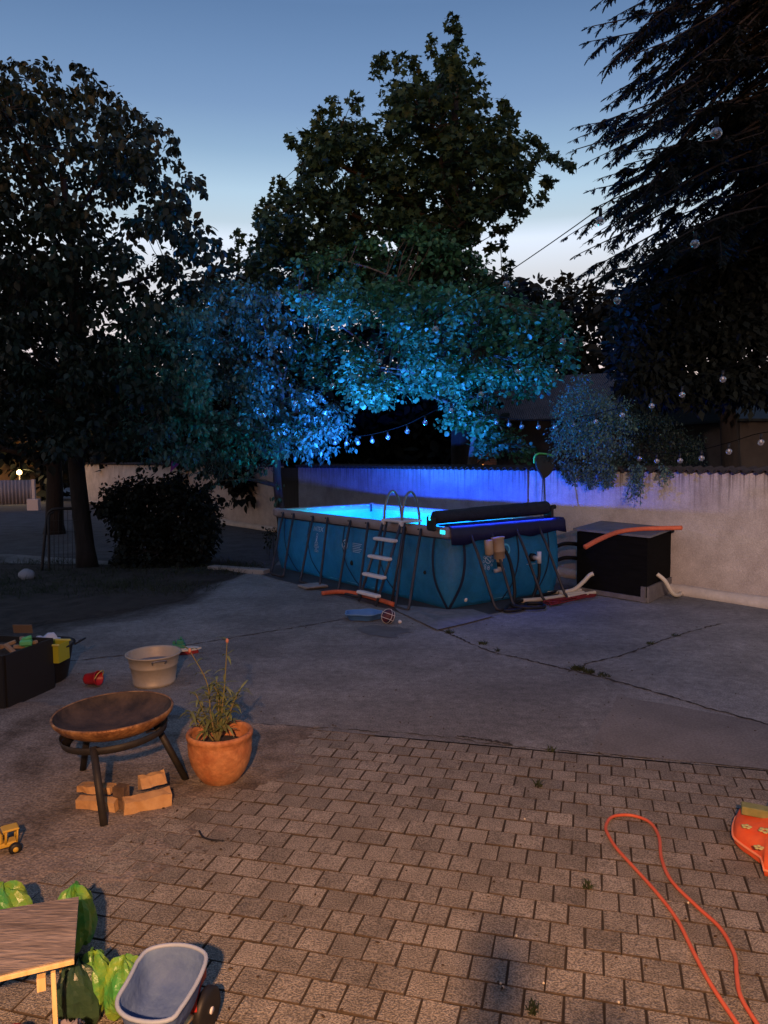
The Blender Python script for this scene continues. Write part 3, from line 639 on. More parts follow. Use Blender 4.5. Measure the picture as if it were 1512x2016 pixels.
# ladder
lad = thing('pool_ladder', PP(1.0, -.5), 'A-frame ladder with white treads and steel handles over the long side of the pool', 'ladder')
M_POST = mat('ladder_tube', (.07, .075, .10), rough=.4, metal=.5)
s0, s1 = .86, 1.33
lt = lambda z: -.70 + .40 * z
for s_ in (s0, s1):
    x = MB(); x.tube([PP(s_, lt(.02), .02), PP(s_, lt(1.27), 1.27)], .021, 8); x.build('rail', M_POST, lad)
    x = MB(); x.tube([PP(s_ - .03, -.42, .02), PP(s_ - .03, -.16, 1.25)], .019, 8); x.build('rail', M_POST, lad)
    P = curve([PP(s_, -.19, 1.26), PP(s_, -.17, 1.45), PP(s_, -.11, 1.64), PP(s_, -.02, 1.715), PP(s_, .07, 1.64), PP(s_, .13, 1.45), PP(s_, .15, 1.26), PP(s_, .16, .8)], 6)
    x = MB(); x.tube(P, .019, 8); x.build('handle', M_STEEL, lad)
    x = MB(); x.tube([PP(s_, .16, 1.0), PP(s_, .42, .1)], .018, 8); x.build('inner_rail', M_POST, lad)
for z in (.17, .44, .71, .98):
    x = MB(); x.box(PP((s0 + s1) / 2, lt(z) - .03, z), (.54, .10, .05), math.atan2(PA.y, PA.x), .012); x.build('tread', M_WHITE, lad)
x = MB(); x.box(PP((s0 + s1) / 2, -.02, 1.262), (.56, .40, .045), math.atan2(PA.y, PA.x), .015)
for s_ in (s0, s1): x.box(PP(s_, -.20, 1.23), (.07, .06, .09), math.atan2(PA.y, PA.x), .015)
x.build('platform', M_WHITE, lad)

# skimmer filter with its fittings and hoses
M_BEIGE = mat('beige_plastic', (.58, .42, .27), (.52, .37, .23), scale=7, rough=.5)
fl = thing('filter', PP(-.22, .80, .72), 'pair of beige filter canisters hung on the right side of the pool', 'pool filter')
x = MB(); c = PP(-.20, .84, .72); x.lathe([(.05, -.01), (.085, 0), (.088, .10), (.092, .10), (.092, .115), (.09, .29), (.105, .30), (.105, .325), (0, .33)], 22, T(c, 0, R(-3), R(-5))); x.build('canister', M_BEIGE, fl)
x = MB(); c2 = PP(-.17, .66, .80); x.lathe([(.04, -.02), (.062, 0), (.065, .2), (.058, .21), (0, .215)], 18, T(c2, 0, 0, R(-4))); x.build('small_canister', M_BEIGE, fl)
x = MB(); x.tube([c + Vector((0, 0, 0)), c - Vector((0, 0, .05))], .05, 14); x.build('neck', M_BEIGE, fl)
x = MB(); x.tube([c - Vector((0, 0, .04)), c - Vector((0, 0, .12))], .04, 12); x.build('collar', M_BLACK, fl)
M_GREY = mat('grey_plastic', (.45, .42, .42), rough=.5)
x = MB(); e = c - Vector((0, 0, .16)); x.tube([e + Vector((0, 0, .06)), e - Vector((0, 0, .03))], .032, 10); x.tube([e - PB * .10 + Vector((0, 0, -.02)), e + PB * .08 + Vector((0, 0, -.01))], .030, 10); x.build('elbow', M_GREY, fl)
ho = thing('pool_outlet', PP(-.1, 1.86, .66), 'pale water outlet with black hose on the right side of the pool', 'pool outlet')
o_ = side_pt(1, 1.62, .66, .0)
x = MB(); x.tube([o_, o_ - PA * .06], .065, 16); x.build('flange', M_BLACK, ho)
x = MB(); x.tube([o_ - PA * .03, o_ - PA * .14, o_ - PA * .16 + PB * .0], .036, 12); x.tube([o_ - PA * .15 + PB * .02 + Vector((0, 0, .10)), o_ - PA * .15 + PB * .02 - Vector((0, 0, .08))], .034, 12); x.build('elbow', M_WHITE, ho)
x = MB(); x.tube(curve([o_ - PA * .15 + PB * .02 - Vector((0, 0, .06)), o_ - PA * .17 - Vector((0, 0, .25)), o_ - PA * .2 - PB * .1 - Vector((0, 0, .45)), o_ - PA * .22 - PB * .2 - Vector((0, 0, .6))], 6), .025, 10); x.build('hose', M_BLACK, ho)
x = MB(); x.tube(curve([PP(-.15, .98, .85), PP(-.22, 1.02, .7), PP(-.36, .98, .4), PP(-.42, .92, .12), PP(-.50, .7, .04), PP(-.62, .55, .035), PP(-.7, .7, .035), PP(-.62, .95, .035), PP(-.45, 1.15, .04), PP(-.6, 1.3, .04), PP(-.8, 1.15, .04), PP(-.75, .9, .05), PP(-.5, .8, .06), PP(-.35, 1.1, .06), PP(-.2, 1.6, .05), PP(-.1, 2.4, .06)], 8), .026, 8)
tag(x.build('black_hose', M_BLACK), 'coiled black hose from the filter down to the ground at the pool end', 'hose')
x = MB(); x.tube(curve([PP(-.30, 1.2, .05), PP(-.42, 1.7, .05), PP(-.40, 2.2, .05), PP(-.42, 2.45, .05), Vector((2.78, 12.02, .05)), Vector((3.02, 12.06, .10)), Vector((3.17, 12.06, .22)), Vector((3.27, 12.05, .33)), Vector((3.33, 12.04, .36))], 8), .034, 10)
tag(x.build('white_hose', M_HOSEW), 'white hose running from the pool end up to the left of the black box', 'hose')
x = MB(); x.tube(curve([PP(-.1, 2.0, .05), PP(-.2, 2.5, .045), PP(-.35, 2.95, .045), PP(-.5, 2.9, .045), PP(-.5, 2.3, .045), PP(-.5, 2.0, .045)], 8), .030, 10)
tag(x.build('white_hose', M_HOSEW), 'white hose lying in a loop beside the pool end leg', 'hose')
rc = MB()
for k in range(7): rc.tube(curve([PP(-.5 - random.random() * .25, 1.3 + random.random() * 1.2, .03 + random.random() * .03) for _ in range(4)], 6), .010, 6)
tag(rc.build('red_cable', mat('red_cable', (.20, .02, .02), rough=.6)), 'tangle of dark red cable on the ground at the pool end', 'cable')
for i, (sx_, ey) in enumerate(((.62, 12.55), (.38, 12.6))):
    x = MB(); x.tube(curve([PP(.25, 2.45, sx_ + .08), PP(.2, 2.8, sx_ + .14), PP(0, 3.2, sx_ + .05), Vector((3.55, 12.35 + i * .05, sx_ - .1))], 8), .034, 10)
    tag(x.build('black_hose', M_BLACK), ('upper' if i == 0 else 'lower') + ' of two black hoses arching from the pool to the black box', 'hose')

# ground sheet, tarp, tiles, noodle, tray, ball
x = MB(); n = 60; poly = []
for (a, b_) in ((-.55, -.62), (5.75, -.66), (5.75, 3.0), (-.55, 3.0)): poly.append((a, b_))
P = []
for i in range(4):
    a, b_ = poly[i], poly[(i + 1) % 4]
    for k in range(16): t = k / 16; P.append(PP(a[0] + (b_[0] - a[0]) * t + random.gauss(0, .015), a[1] + (b_[1] - a[1]) * t + random.gauss(0, .02), .008))
x.add(P, [tuple(range(len(P)))]); tag(x.build('ground_sheet', mat('dark_sheet', (.045, .045, .05), (.075, .075, .08), scale=5, rough=.6), None), 'dark ground sheet spread under the pool', 'ground sheet')
x = MB(); tp = [(770, 1190), (785, 1204), (861, 1241), (915, 1228), (972, 1213), (930, 1200), (880, 1200)]
P = Gl(tp, .016); nn = 10; c0 = G(862, 1212, .02)
vs = [c0] + [p + Vector((0, 0, random.uniform(0, .012))) for p in P]; 
mid = [c0.lerp(p, .5) + Vector((0, 0, random.uniform(.004, .03))) for p in P]; vs += mid; k = len(P)
fs = [(0, 1 + k + i, 1 + k + (i + 1) % k) for i in range(k)] + [(1 + k + i, 1 + i, 1 + (i + 1) % k, 1 + k + (i + 1) % k) for i in range(k)]
x.add(vs, fs); tag(x.build('tarpaulin', mat('grey_tarp', (.16, .165, .18), (.26, .26, .28), scale=7, rough=.5, bump=.4, bscale=14)), 'grey plastic tarpaulin poking out under the near corner of the pool', 'tarpaulin')
for i in range(2):
    x = MB(); c = G(616, 1154 - i * 1.5, .02 + i * .03); x.box(c, (.42 - i * .03, .36, .022), R(28 + i * 7), .004); tag(x.build('slab', mat('pale_slab%d' % i, (.28, .27, .27), (.38, .36, .36), scale=5, rough=.8)), ('lower', 'upper')[i] + ' of two thin pale slabs stacked beside a pool leg', 'slab', 'two stacked slabs')
x = MB(); x.tube(curve([G(634, 1168, .05), G(665, 1165, .05), G(700, 1168, .05), G(735, 1177, .05), G(775, 1190, .05)], 6), .036, 12); tag(x.build('pool_noodle', M_ORFOAM), 'faded orange pool noodle lying behind the foot of the ladder', 'pool noodle')
tr_ = thing('sand_tray', G(717, 1219), 'shallow wavy-edged blue plastic tray in front of the ladder', 'tray')
x = MB(); c = G(717, 1219, 0); n = 36
def shell(sc, z, dr=0): return [c + Vector((math.cos(2 * PI * i / n) * (.26 + .02 * math.cos(10 * PI * i / n)) * sc + dr * 0, math.sin(2 * PI * i / n) * (.20 + .02 * math.cos(10 * PI * i / n)) * sc, z)) for i in range(n)]
L5 = [shell(.80, .012), shell(.86, .02), shell(1.0, .10), shell(1.06, .10), shell(1.05, .085), shell(.98, .085), shell(.84, .012)]
vs = [p for l in L5 for p in l]; x.add(vs, [tuple(range(n))] + [(i * n + j, i * n + (j + 1) % n, (i + 1) * n + (j + 1) % n, (i + 1) * n + j) for i in range(6) for j in range(n)], True)
x.build('bowl', mat('blue_plastic', (.07, .19, .46), (.09, .23, .5), scale=5, rough=.45), tr_)
x = MB(); L6 = [shell(1.0, .1), shell(1.08, .103), shell(1.08, .095)]; x.add([p for l in L6 for p in l], [(i * n + j, i * n + (j + 1) % n, (i + 1) * n + (j + 1) % n, (i + 1) * n + j) for i in range(2) for j in range(n)]); x.build('edge', mat('light_blue_edge', (.16, .32, .58), rough=.4), tr_)
bb = thing('basketball', G(764, 1228), 'dark red and navy basketball with white seams beside the blue tray', 'ball')
bc = G(764, 1227, 0) + Vector((0, 0, .098)); x = MB(); x.ball(bc, .098, 28, 18); x.build('ball', mat('ball_rubber', (.09, .02, .035), (.02, .02, .06), scale=3, rough=.55, contrast=(.49, .51)), bb)
x = MB()
for k, (ax, off) in enumerate(((0, 0), (1, 0), (2, .35), (2, -.35), (0, .5))):
    P = []
    for i in range(28):
        t = 2 * PI * i / 28; rr = math.sqrt(1 - off * off) * .0995; a, b_ = math.cos(t) * rr, math.sin(t) * rr
        p = {0: (off * .0995, a, b_), 1: (a, off, b_), 2: (off * .0995, a, b_)}[ax]; P.append(bc + (Matrix.Rotation(.5, 3, 'Z') @ Matrix.Rotation(.4 + (PI / 2 if ax == 2 else 0), 3, 'Y') @ Vector(p)))
    x.tube(P, .0035, 6, closed=True)
x.build('seams', M_WHITE, bb)
x = MB(); x.lathe([(.02, 0), (.026, .02), (.022, .05), (0, .055)], 12, T(G(786, 1224, .02), .3, R(80))); tag(x.build('bottle_cap', M_WHITE), 'small white plastic cap beside the basketball', 'cap')

# black box with grey lid, noodle on top
bx = thing('equipment_box', (3.93, 12.0, 0), 'black wooden box with grey roofing-felt lid against the pink wall', 'box')
b0, b1, b2 = Vector((3.16, 12.42, 0)), Vector((3.96, 11.39, 0)), Vector((4.67, 12.32, 0)); b3 = b0 + b2 - b1
x = MB(); z0, z1 = .06, 1.0
P0 = [b1, b2, b3, b0]; x.add([p + Vector((0, 0, z0)) for p in P0] + [p + Vector((0, 0, z1)) for p in P0], [(0, 1, 5, 4), (1, 2, 6, 5), (2, 3, 7, 6), (3, 0, 4, 7), (3, 2, 1, 0), (4, 5, 6, 7)]); x.build('box_panels', mat('black_boards', (.004, .004, .004), (.007, .007, .007), scale=3, rough=1, spec=.1, stretch=(1, 1, 8)), bx)
M_FRAME = mat('grey_timber', (.12, .11, .11), (.18, .165, .16), scale=9, rough=.8)
x = MB(); ang = math.atan2((b1 - b0).y, (b1 - b0).x)
n_out = Vector((-(b1 - b0).y, (b1 - b0).x, 0)).normalized() * -1
mid_ = (b0 + b1) / 2 + n_out * .015; x.box(mid_ + Vector((0, 0, .05)), ((b1 - b0).length, .035, .07), ang); x.box(b1 - (b1 - b0).normalized() * .05 + n_out * .016 + Vector((0, 0, .13)), (.07, .037, .24), ang)
ang2 = math.atan2((b2 - b1).y, (b2 - b1).x); n2 = Vector(((b2 - b1).y, -(b2 - b1).x, 0)).normalized(); x.box((b1 + b2) / 2 + n2 * .015 + Vector((0, 0, .13)), ((b2 - b1).length, .03, .24), ang2); x.build('base_frame', M_FRAME, bx)
x = MB(); cc = (b1 + b3) / 2; ex = .09
lidp = [cc + (p - cc) * (1 + ex) for p in (b1, b2, b3, b0)]; hts = [.0, .03, .05, .015]
x.add([p + Vector((0, 0, 1.003 + h_)) for p, h_ in zip(lidp, hts)] + [p + Vector((0, 0, 1.035 + h_)) for p, h_ in zip(lidp, hts)], [(0, 1, 5, 4), (1, 2, 6, 5), (2, 3, 7, 6), (3, 0, 4, 7), (3, 2, 1, 0), (4, 5, 6, 7)]); x.build('lid', mat('roofing_felt', (.14, .145, .16), (.20, .20, .215), scale=5, rough=.85, bump=.4, bscale=50, speck=(120, 1.1, .8)), bx)
x = MB(); x.tube(curve([G(1152, 1077, .98), G(1180, 1062, 1.06), G(1215, 1048, 1.10), G(1255, 1042, 1.11), G(1300, 1040, 1.11), G(1342, 1039, 1.11)], 8), .035, 12); tag(x.build('pool_noodle', M_ORFOAM), 'bent orange pool noodle resting on the lid of the black box', 'pool noodle')
x = MB(); x.tube(curve([b1.lerp(b2, .32) + n2 * .03 + Vector((0, 0, .40)), b1.lerp(b2, .35) + n2 * .14 + Vector((0, 0, .3)), b1.lerp(b2, .45) + n2 * .22 + Vector((0, 0, .10)), b1.lerp(b2, .62) + n2 * .25 + Vector((0, 0, .04)), b1.lerp(b2, .85) + n2 * .22 + Vector((0, 0, .04)), b1.lerp(b2, .95) + n2 * .1 + Vector((0, 0, .05)), b1.lerp(b2, .8) + n2 * .06 + Vector((0, 0, .07))], 8), .032, 10)
tag(x.build('white_hose', M_HOSEW), 'short white hose curling out of the right side of the black box', 'hose')

# leaf skimmer net leaning on the wall
sk = thing('leaf_net', G(1068, 1000, 1.2), 'black pool leaf net with a green hoop, on a pole leaning against the wall', 'leaf net')
Yn = 13.9; M_LIME = mat('lime_rim', (.12, .55, .14), rough=.5)
P = [W(px_, py_, Yn) for px_, py_ in ((1052, 912), (1052, 902), (1056, 895), (1064, 893), (1080, 895), (1092, 899))]; x = MB(); x.tube(curve(P, 5), .018, 8); x.build('hoop', M_LIME, sk)
P = [W(px_, py_, Yn) for px_, py_ in ((1053, 905), (1058, 896), (1090, 899), (1089, 920), (1084, 931), (1074, 940), (1069, 943), (1064, 932), (1057, 922))]
x = MB(); n = len(P); x.add([p + Vector((-.0, -.06, 0)) for p in P] + [p + Vector((0, .10, 0)) for p in P], [tuple(range(n)), tuple(range(2 * n - 1, n - 1, -1))] + [(i, n + i, n + (i + 1) % n, (i + 1) % n) for i in range(n)]); x.build('net_bag', M_BLACK, sk)
for dx in (-3, 2, 5):
    x = MB(); x.tube([W(1070 + dx * .4, 940, Yn), W(1068 + dx * 1.6, 1060, 13.75)], .010, 6); x.build('pole', M_STEEL, sk)

# ------------------------------------------------------------------ foreground: fire bowl
fb = thing('fire_bowl', (-1.86, 5.0, 0), 'wide rusty steel fire bowl on three straight legs', 'fire bowl')
M_RUST = mat('rusty_steel', (.20, .09, .04), (.80, .42, .17), scale=9, rough=.5, metal=.5, bump=.3, bscale=60, detail=9, contrast=(.4, .75))
M_BOWLIN = mat('sooty_bowl', (.03, .025, .026), (.10, .07, .055), scale=6, rough=.75, metal=.2, bump=.3, bscale=40, detail=8)
tilt = Matrix.Translation((-1.88, 5.13, .555)) @ Matrix.Rotation(R(-1.6), 4, 'Y') @ Matrix.Rotation(R(1.0), 4, 'X') @ Matrix.Diagonal((.95, .95, 1, 1))
x = MB(); x.lathe([(0, -.135), (.10, -.131), (.2, -.118), (.30, -.090), (.365, -.055), (.398, -.024), (.408, .006)], 56, tilt, caps=False); x.build('inner_bowl', M_BOWLIN, fb)
x = MB(); x.lathe([(.408, .006), (.416, .012), (.424, .002), (.414, -.024), (.380, -.062), (.305, -.104), (.2, -.133), (.1, -.146), (0, -.149)], 56, tilt, caps=False); x.build('bowl_shell', M_RUST, fb)
ring = Matrix.Translation((-1.87, 5.12, .395)) @ Matrix.Rotation(R(-4), 4, 'Y') @ Matrix.Rotation(R(1), 4, 'X')
x = MB(); x.lathe([(.350, .048), (.356, .048), (.346, .0), (.30, -.02), (.29, -.02), (.339, .0)], 48, ring, closed=True); x.build('support_ring', M_BLACKM, fb)
for (px, py, top) in ((205, 1640, (-.02, -.33)), (367, 1550, (.27, .06)), (163, 1532, (-.24, .17))):
    f = G(px, py - 14, 0); tp_ = Vector((-1.87 + top[0], 5.11 + top[1], .44)); x = MB(); x.tube([f, tp_], .024, 14); x.build('leg', M_BLACKM, fb)
    x = MB(); x.tube([tp_ + Vector((0, 0, -.03)), tp_ + (Vector((-1.87, 5.08, .4)) - tp_) * .25 + Vector((0, 0, -.03))], .012, 8); x.build('bolt', M_STEEL, fb)
# split logs under it
M_WOOD = mat('split_wood', (.42, .23, .10), (.58, .36, .17), scale=6, rough=.85, bump=.6, bscale=20, stretch=(1, 1, 1), detail=8)
M_WOODB = mat('log_bark', (.08, .05, .035), (.15, .10, .07), scale=9, rough=.95, bump=.7)
def split_log(cpx, length, rz, rx, sec, label, rings=6, z=.0, dark=False):
    c = G(*cpx, z); mb = MB(T(c, rz, rx)); k = len(sec); vs = []
    for i in range(rings + 1):
        t = -length / 2 + length * i / rings
        for (a, b_) in sec: vs.append((t + random.gauss(0, .003), a + random.gauss(0, .004), b_ + random.gauss(0, .003)))
    fs = [(i * k + j, i * k + (j + 1) % k, (i + 1) * k + (j + 1) % k, (i + 1) * k + j) for i in range(rings) for j in range(k)] + [tuple(range(k - 1, -1, -1)), tuple(rings * k + j for j in range(k))]
    mb.add(vs, fs); o = mb.build('firewood', M_WOODB if dark else M_WOOD); tag(o, label, 'log', 'split logs under the fire bowl'); return o
split_log((195, 1592), .27, R(-12), 0, [(-.05, 0), (.05, 0), (.055, .06), (.0, .085), (-.05, .07)], 'lower left split log under the fire bowl, lying flat', z=.0)
split_log((190, 1556), .24, R(-10), R(8), [(-.04, 0), (.05, 0), (.045, .03), (-.035, .045)], 'thin split log lying on top of the lower left one', z=.085)
split_log((290, 1590), .30, R(28), 0, [(-.055, 0), (.055, 0), (.065, .075), (.015, .10), (-.05, .08)], 'right split log under the fire bowl, angled towards the pot')
split_log((302, 1548), .17, R(34), R(-20), [(-.03, 0), (.05, 0), (.02, .09), (-.01, .07)], 'wedge-shaped log on top of the right split log', z=.09)
split_log((240, 1590), .07, R(75), 0, [(-.04, 0), (.04, 0), (.04, .15), (-.04, .15)], 'short dark upright block between the split logs', dark=True)

# terracotta pot and its oleander
M_TERRA = mat('terracotta', (.38, .125, .045), (.58, .27, .12), scale=5, rough=.6, bump=.3, bscale=60, spec=.4, detail=9, speck=(26, 1.08, .86))
ptc = G(440, 1545, 0) ; ptc = Vector((-1.185, 5.28, 0))
pot = thing('flower_pot', ptc, 'round terracotta pot with a rolled rim beside the fire bowl', 'flower pot')
x = MB(); x.lathe([(.12, .0), (.135, .01), (.175, .07), (.205, .14), (.222, .22), (.226, .30), (.222, .335), (.232, .345), (.236, .37), (.226, .388), (.208, .385), (.203, .36), (.20, .27)], 48, T(ptc) @ Matrix.Diagonal((1, 1, .92, 1))); x.build('pot_body', M_TERRA, pot)
x = MB(); x.lathe([(0, .285), (.10, .28), (.19, .27), (.203, .268)], 24, T(ptc) @ Matrix.Diagonal((1, 1, .92, 1)), caps=False); x.build('soil', M_SOIL, pot)
pl = thing('oleander', ptc + Vector((0, 0, .28)), 'slender young oleander with narrow leaves growing in the terracotta pot', 'plant')
M_BUD = mat('pink_bud', (.5, .2, .15), rough=.6)
M_STEM = mat('green_stem', (.16, .17, .07), (.2, .14, .08), scale=14, rough=.7)
M_OLE = mat('oleander_leaf', (.15, .19, .07), (.24, .26, .11), scale=7, rough=.5, trans=.2, island=.25)
def blade(mb, p, d, L, wd, curl=.3):
    d = d.normalized(); s_ = d.cross(Vector((0, 0, 1))); s_ = s_.normalized() if s_.length > .1 else Vector((1, 0, 0)); q = []
    for i, (t, w_) in enumerate(((0, .1), (.3, .9), (.65, .8), (1, .02))):
        c = p + d * L * t + Vector((0, 0, -curl * L * t * t)); q += [c - s_ * wd * w_, c + s_ * wd * w_]
    mb.add(q, [(0, 1, 3, 2), (2, 3, 5, 4), (4, 5, 7, 6)], True)
sm = MB(); lf_ = MB()
base = ptc + Vector((-.03, .02, .27))
stems = [[(0, 0, 0), (-.03, -.02, .2), (-.06, .02, .42), (-.17, .0, .66)], [(.02, 0, 0), (.05, .0, .25), (.07, .02, .45), (.09, .03, .72)], [(-.01, .02, 0), (-.08, .02, .18), (-.14, .02, .34)], [(0, .03, 0), (.03, .05, .2), (.0, .06, .42)],
         [(.01, -.01, 0), (.08, -.03, .15), (.14, -.02, .30)], [(-.02, 0, 0), (-.10, -.04, .14), (-.17, -.05, .24)], [(0, .01, 0), (.02, .02, .3), (-.02, .04, .40)], [(.0, 0, 0), (.10, .03, .22), (.17, .04, .36)]]
for si, s_ in enumerate(stems):
    P = curve([base + Vector(p) for p in s_], 8); sm.tube(P, [.008 * (1 - .6 * i / len(P)) for i in range(len(P))], 6)
    for i in range(4, len(P)):
        if si < 2 and i > len(P) * .62 and i % 3: continue
        for k in range(3 if i % 2 else 2):
            a = i * 1.1 + k * 1.57 + si; blade(lf_, P[i], Vector((math.cos(a), math.sin(a), random.uniform(.2, 1.0))), random.uniform(.08, .14), .0115, random.uniform(.2, .9))
    if si < 2: tb = MB(); tb.ball(P[-1], (.012, .012, .018), 8, 6); tb.build('bud', M_BUD, pl)
sm.build('stem', M_STEM, pl); lf_.build('leaves', M_OLE, pl)

# zinc tub
tc_ = Vector((-2.36, 7.62, 0)); tub = thing('zinc_tub', tc_, 'pale galvanised tub with two side handles, behind the fire bowl', 'tub')
M_ZINC = mat('zinc', (.42, .37, .30), (.50, .44, .36), scale=7, rough=.55, metal=.25, bump=.1, bscale=30)
x = MB(); x.lathe([(.20, 0), (.205, .012), (.212, .03), (.208, .035), (.232, .19), (.240, .195), (.236, .205), (.258, .30), (.275, .305), (.275, .318), (.258, .318), (.25, .30), (.205, .03), (0, .025)], 40, T(tc_), sx=1.0, sy=1.08); x.build('tub_body', M_ZINC, tub)
x = MB(); x.lathe([(0, .21), (.225, .21)], 32, T(tc_), sx=1.0, sy=1.06, caps=False); x.build('water', mat('dull_water', (.20, .21, .24), rough=.5), tub)
for a in (R(-62), R(118)):
    c = tc_ + Vector((math.cos(a) * .265, math.sin(a) * .285, .26)); d = Vector((-math.sin(a), math.cos(a), 0)); o = Vector((math.cos(a), math.sin(a), 0))
    x = MB(); x.tube(curve([c - d * .06, c - d * .06 + o * .035 + Vector((0, 0, .035)), c + d * .06 + o * .035 + Vector((0, 0, .035)), c + d * .06], 5), .006, 8); x.build('handle', M_STEEL, tub)
# toy boat behind it
bo = G(352, 1287, 0); boat = thing('toy_boat', bo, 'toy boat with a red hull, white deck and green cabin behind the tub', 'toy boat')
hull = [(-.26, -.02), (-.24, -.075), (-.1, -.10), (.08, -.09), (.2, -.05), (.26, 0), (.2, .05), (.08, .09), (-.1, .10), (-.24, .075), (-.26, .02)]
x = MB(T(bo, R(10))); x.prism([(a * .86, b_ * .8) for a, b_ in hull], 0.0, .045); x.build('hull', mat('toy_red', (.32, .03, .03), rough=.45), boat)
x = MB(T(bo, R(10))); x.prism(hull, .045, .065); x.prism([(a * .7, b_ * .6) for a, b_ in hull], .065, .07); x.build('deck', mat('toy_white', (.62, .60, .55), rough=.5), boat)
x = MB(T(bo + Vector((0, 0, .07)), R(10))); x.box((.0, 0, .025), (.15, .09, .05), None, .008); x.box((.02, 0, .07), (.08, .07, .05), None, .008); x.box((-.05, 0, .06), (.03, .03, .05), None, .004); x.tube([(.03, 0, .09), (.03, 0, .13)], .012, 8); x.build('cabin', mat('toy_green', (.04, .22, .13), rough=.5), boat)
# red bucket lying on its side
rb_ = G(183, 1350, 0) + Vector((0, 0, .075)); bk = thing('toy_bucket', G(183, 1350, 0), 'small red toy bucket tipped on its side, with a yellow handle', 'bucket')
Mb = T(rb_, R(-14), 0, R(82)); x = MB(Mb); x.lathe([(0, -.075), (.052, -.075), (.056, -.06), (.07, .06), (.076, .065), (.074, .075), (.066, .068), (.05, -.065), (0, -.066)], 24); x.build('bucket', mat('bucket_red', (.42, .02, .03), rough=.4), bk)
x = MB(Mb); x.tube(curve([(0, .072, .065), (-.05, .05, .10), (-.07, 0, .12), (-.05, -.05, .10), (0, -.072, .065)], 6), .005, 6); x.build('handle', mat('toy_yellow', (.55, .48, .15), rough=.5), bk)
# dark tubs with toys
M_DPL = mat('dark_tub', (.014, .013, .014), rough=.55)
t1 = thing('mortar_tub', (-3.35, 7.45, 0), 'round black mortar tub holding a yellow crate and a pale cloth', 'tub')
x = MB(); x.lathe([(.24, 0), (.27, .03), (.33, .36), (.355, .37), (.355, .385), (.32, .385), (.25, .03), (0, .025)], 32, T((-3.60, 7.75, 0)), sx=1.05); x.build('tub_body', M_DPL, t1)
x = MB(); x.tube(curve([(-3.25, 7.95, .36), (-3.20, 8.0, .38), (-3.20, 7.90, .38), (-3.24, 7.82, .36)], 5), .009, 6); x.build('handle', M_DPL, t1)
t2 = thing('storage_box', (-3.75, 7.0, 0), 'large black storage box of kindling and toys at the left edge', 'storage box')
x = MB(); bxm = T((-3.92, 7.30, 0), R(-14)); 
x = MB(bxm); hw, hd, hh = .52, .34, .50; th = .03
x.box((0, -hd, hh / 2), (2 * hw, th, hh)); x.box((0, hd, hh / 2), (2 * hw, th, hh)); x.box((-hw, 0, hh / 2), (th, 2 * hd - th - .002, hh)); x.box((hw, 0, hh / 2), (th, 2 * hd - th - .002, hh)); x.box((0, 0, .02), (2 * hw - th - .002, 2 * hd - th - .002, .03)); x.build('box_body', M_DPL, t2)
x = MB(bxm); x.box((0, 0, .43), (2 * hw - .04, 2 * hd - .04, .02)); x.build('dark_contents', M_SOIL, t2)
ycr = thing('toy_crate', (-3.3, 7.4, .38), 'yellow-green plastic toy crate standing in the black mortar tub', 'crate')
M_YEL = mat('lime_yellow', (.42, .42, .03), rough=.5); yc = T((-3.38, 7.60, .25), R(-6))
x = MB(yc); x.box((0, -.10, .09), (.25, .012, .18)); x.box((0, .10, .09), (.25, .012, .18)); x.box((-.12, 0, .09), (.012, .186, .18)); x.box((.12, 0, .09), (.012, .186, .18)); x.box((0, 0, .01), (.226, .186, .012)); x.build('sides', M_YEL, ycr)
M_PY = mat('pale_yellow', (.58, .56, .15), rough=.5)
for q in (-.112, .112): x = MB(yc); x.box((0, q, .185), (.28, .02, .02), None, .005); x.build('rim', M_PY, ycr)
def rag(name, c, sx_, sy_, mt, label, cat, amp=.04, n=12, sd=1, droop=0):
    rng = random.Random(sd); mb = MB(); vs = []
    for i in range(n):
        for j in range(n):
            u, v = i / (n - 1) - .5, j / (n - 1) - .5
            vs.append(Vector(c) + Vector((u * sx_ + rng.gauss(0, .006), v * sy_ + rng.gauss(0, .006), amp * (math.sin(u * 9 + sd) * math.cos(v * 7 + sd) + rng.gauss(0, .25)) - droop * (u * u + v * v) * 3)))
    mb.add(vs, [(i * n + j, (i + 1) * n + j, (i + 1) * n + j + 1, i * n + j + 1) for i in range(n - 1) for j in range(n - 1)], True)
    return tag(mb.build(name, mt, None, .004), label, cat)
rag('cloth', (-3.52, 7.82, .47), .26, .20, mat('pale_blue_cloth', (.55, .60, .72), rough=.8), 'crumpled pale blue cloth in the black mortar tub', 'cloth', .03, sd=3, droop=.1)
x = MB(T((-3.46, 7.22, .53), R(20))); x.box((0, 0, .0), (.11, .09, .06), None, .015); x.tube([(-.03, 0, .03), (.05, 0, .05)], .02, 8); x.box((.02, 0, -.06), (.06, .05, .08), None, .01); tag(x.build('toy_shovel', mat('toy_green_bright', (.12, .52, .20), rough=.5)), 'bright green toy lying on top of the black storage box', 'toy')
M_KIND = mat('kindling', (.30, .19, .11), (.42, .28, .17), scale=8, rough=.9)
kd = [(-3.86, 7.0, .49, 40, 10), (-3.95, 6.95, .48, -30, 25), (-4.02, 7.05, .50, 15, -20), (-3.90, 7.10, .53, -60, 5), (-4.10, 7.0, .50, 70, 15), (-3.82, 7.08, .50, -10, -15)]
KL = ['stick of kindling nearest the green toy', 'stick of kindling crossing at the front of the heap', 'stick of kindling at the left edge of the photo', 'topmost stick of kindling on the storage box', 'steeply turned stick of kindling at the far left of the heap', 'stick of kindling behind the green toy']
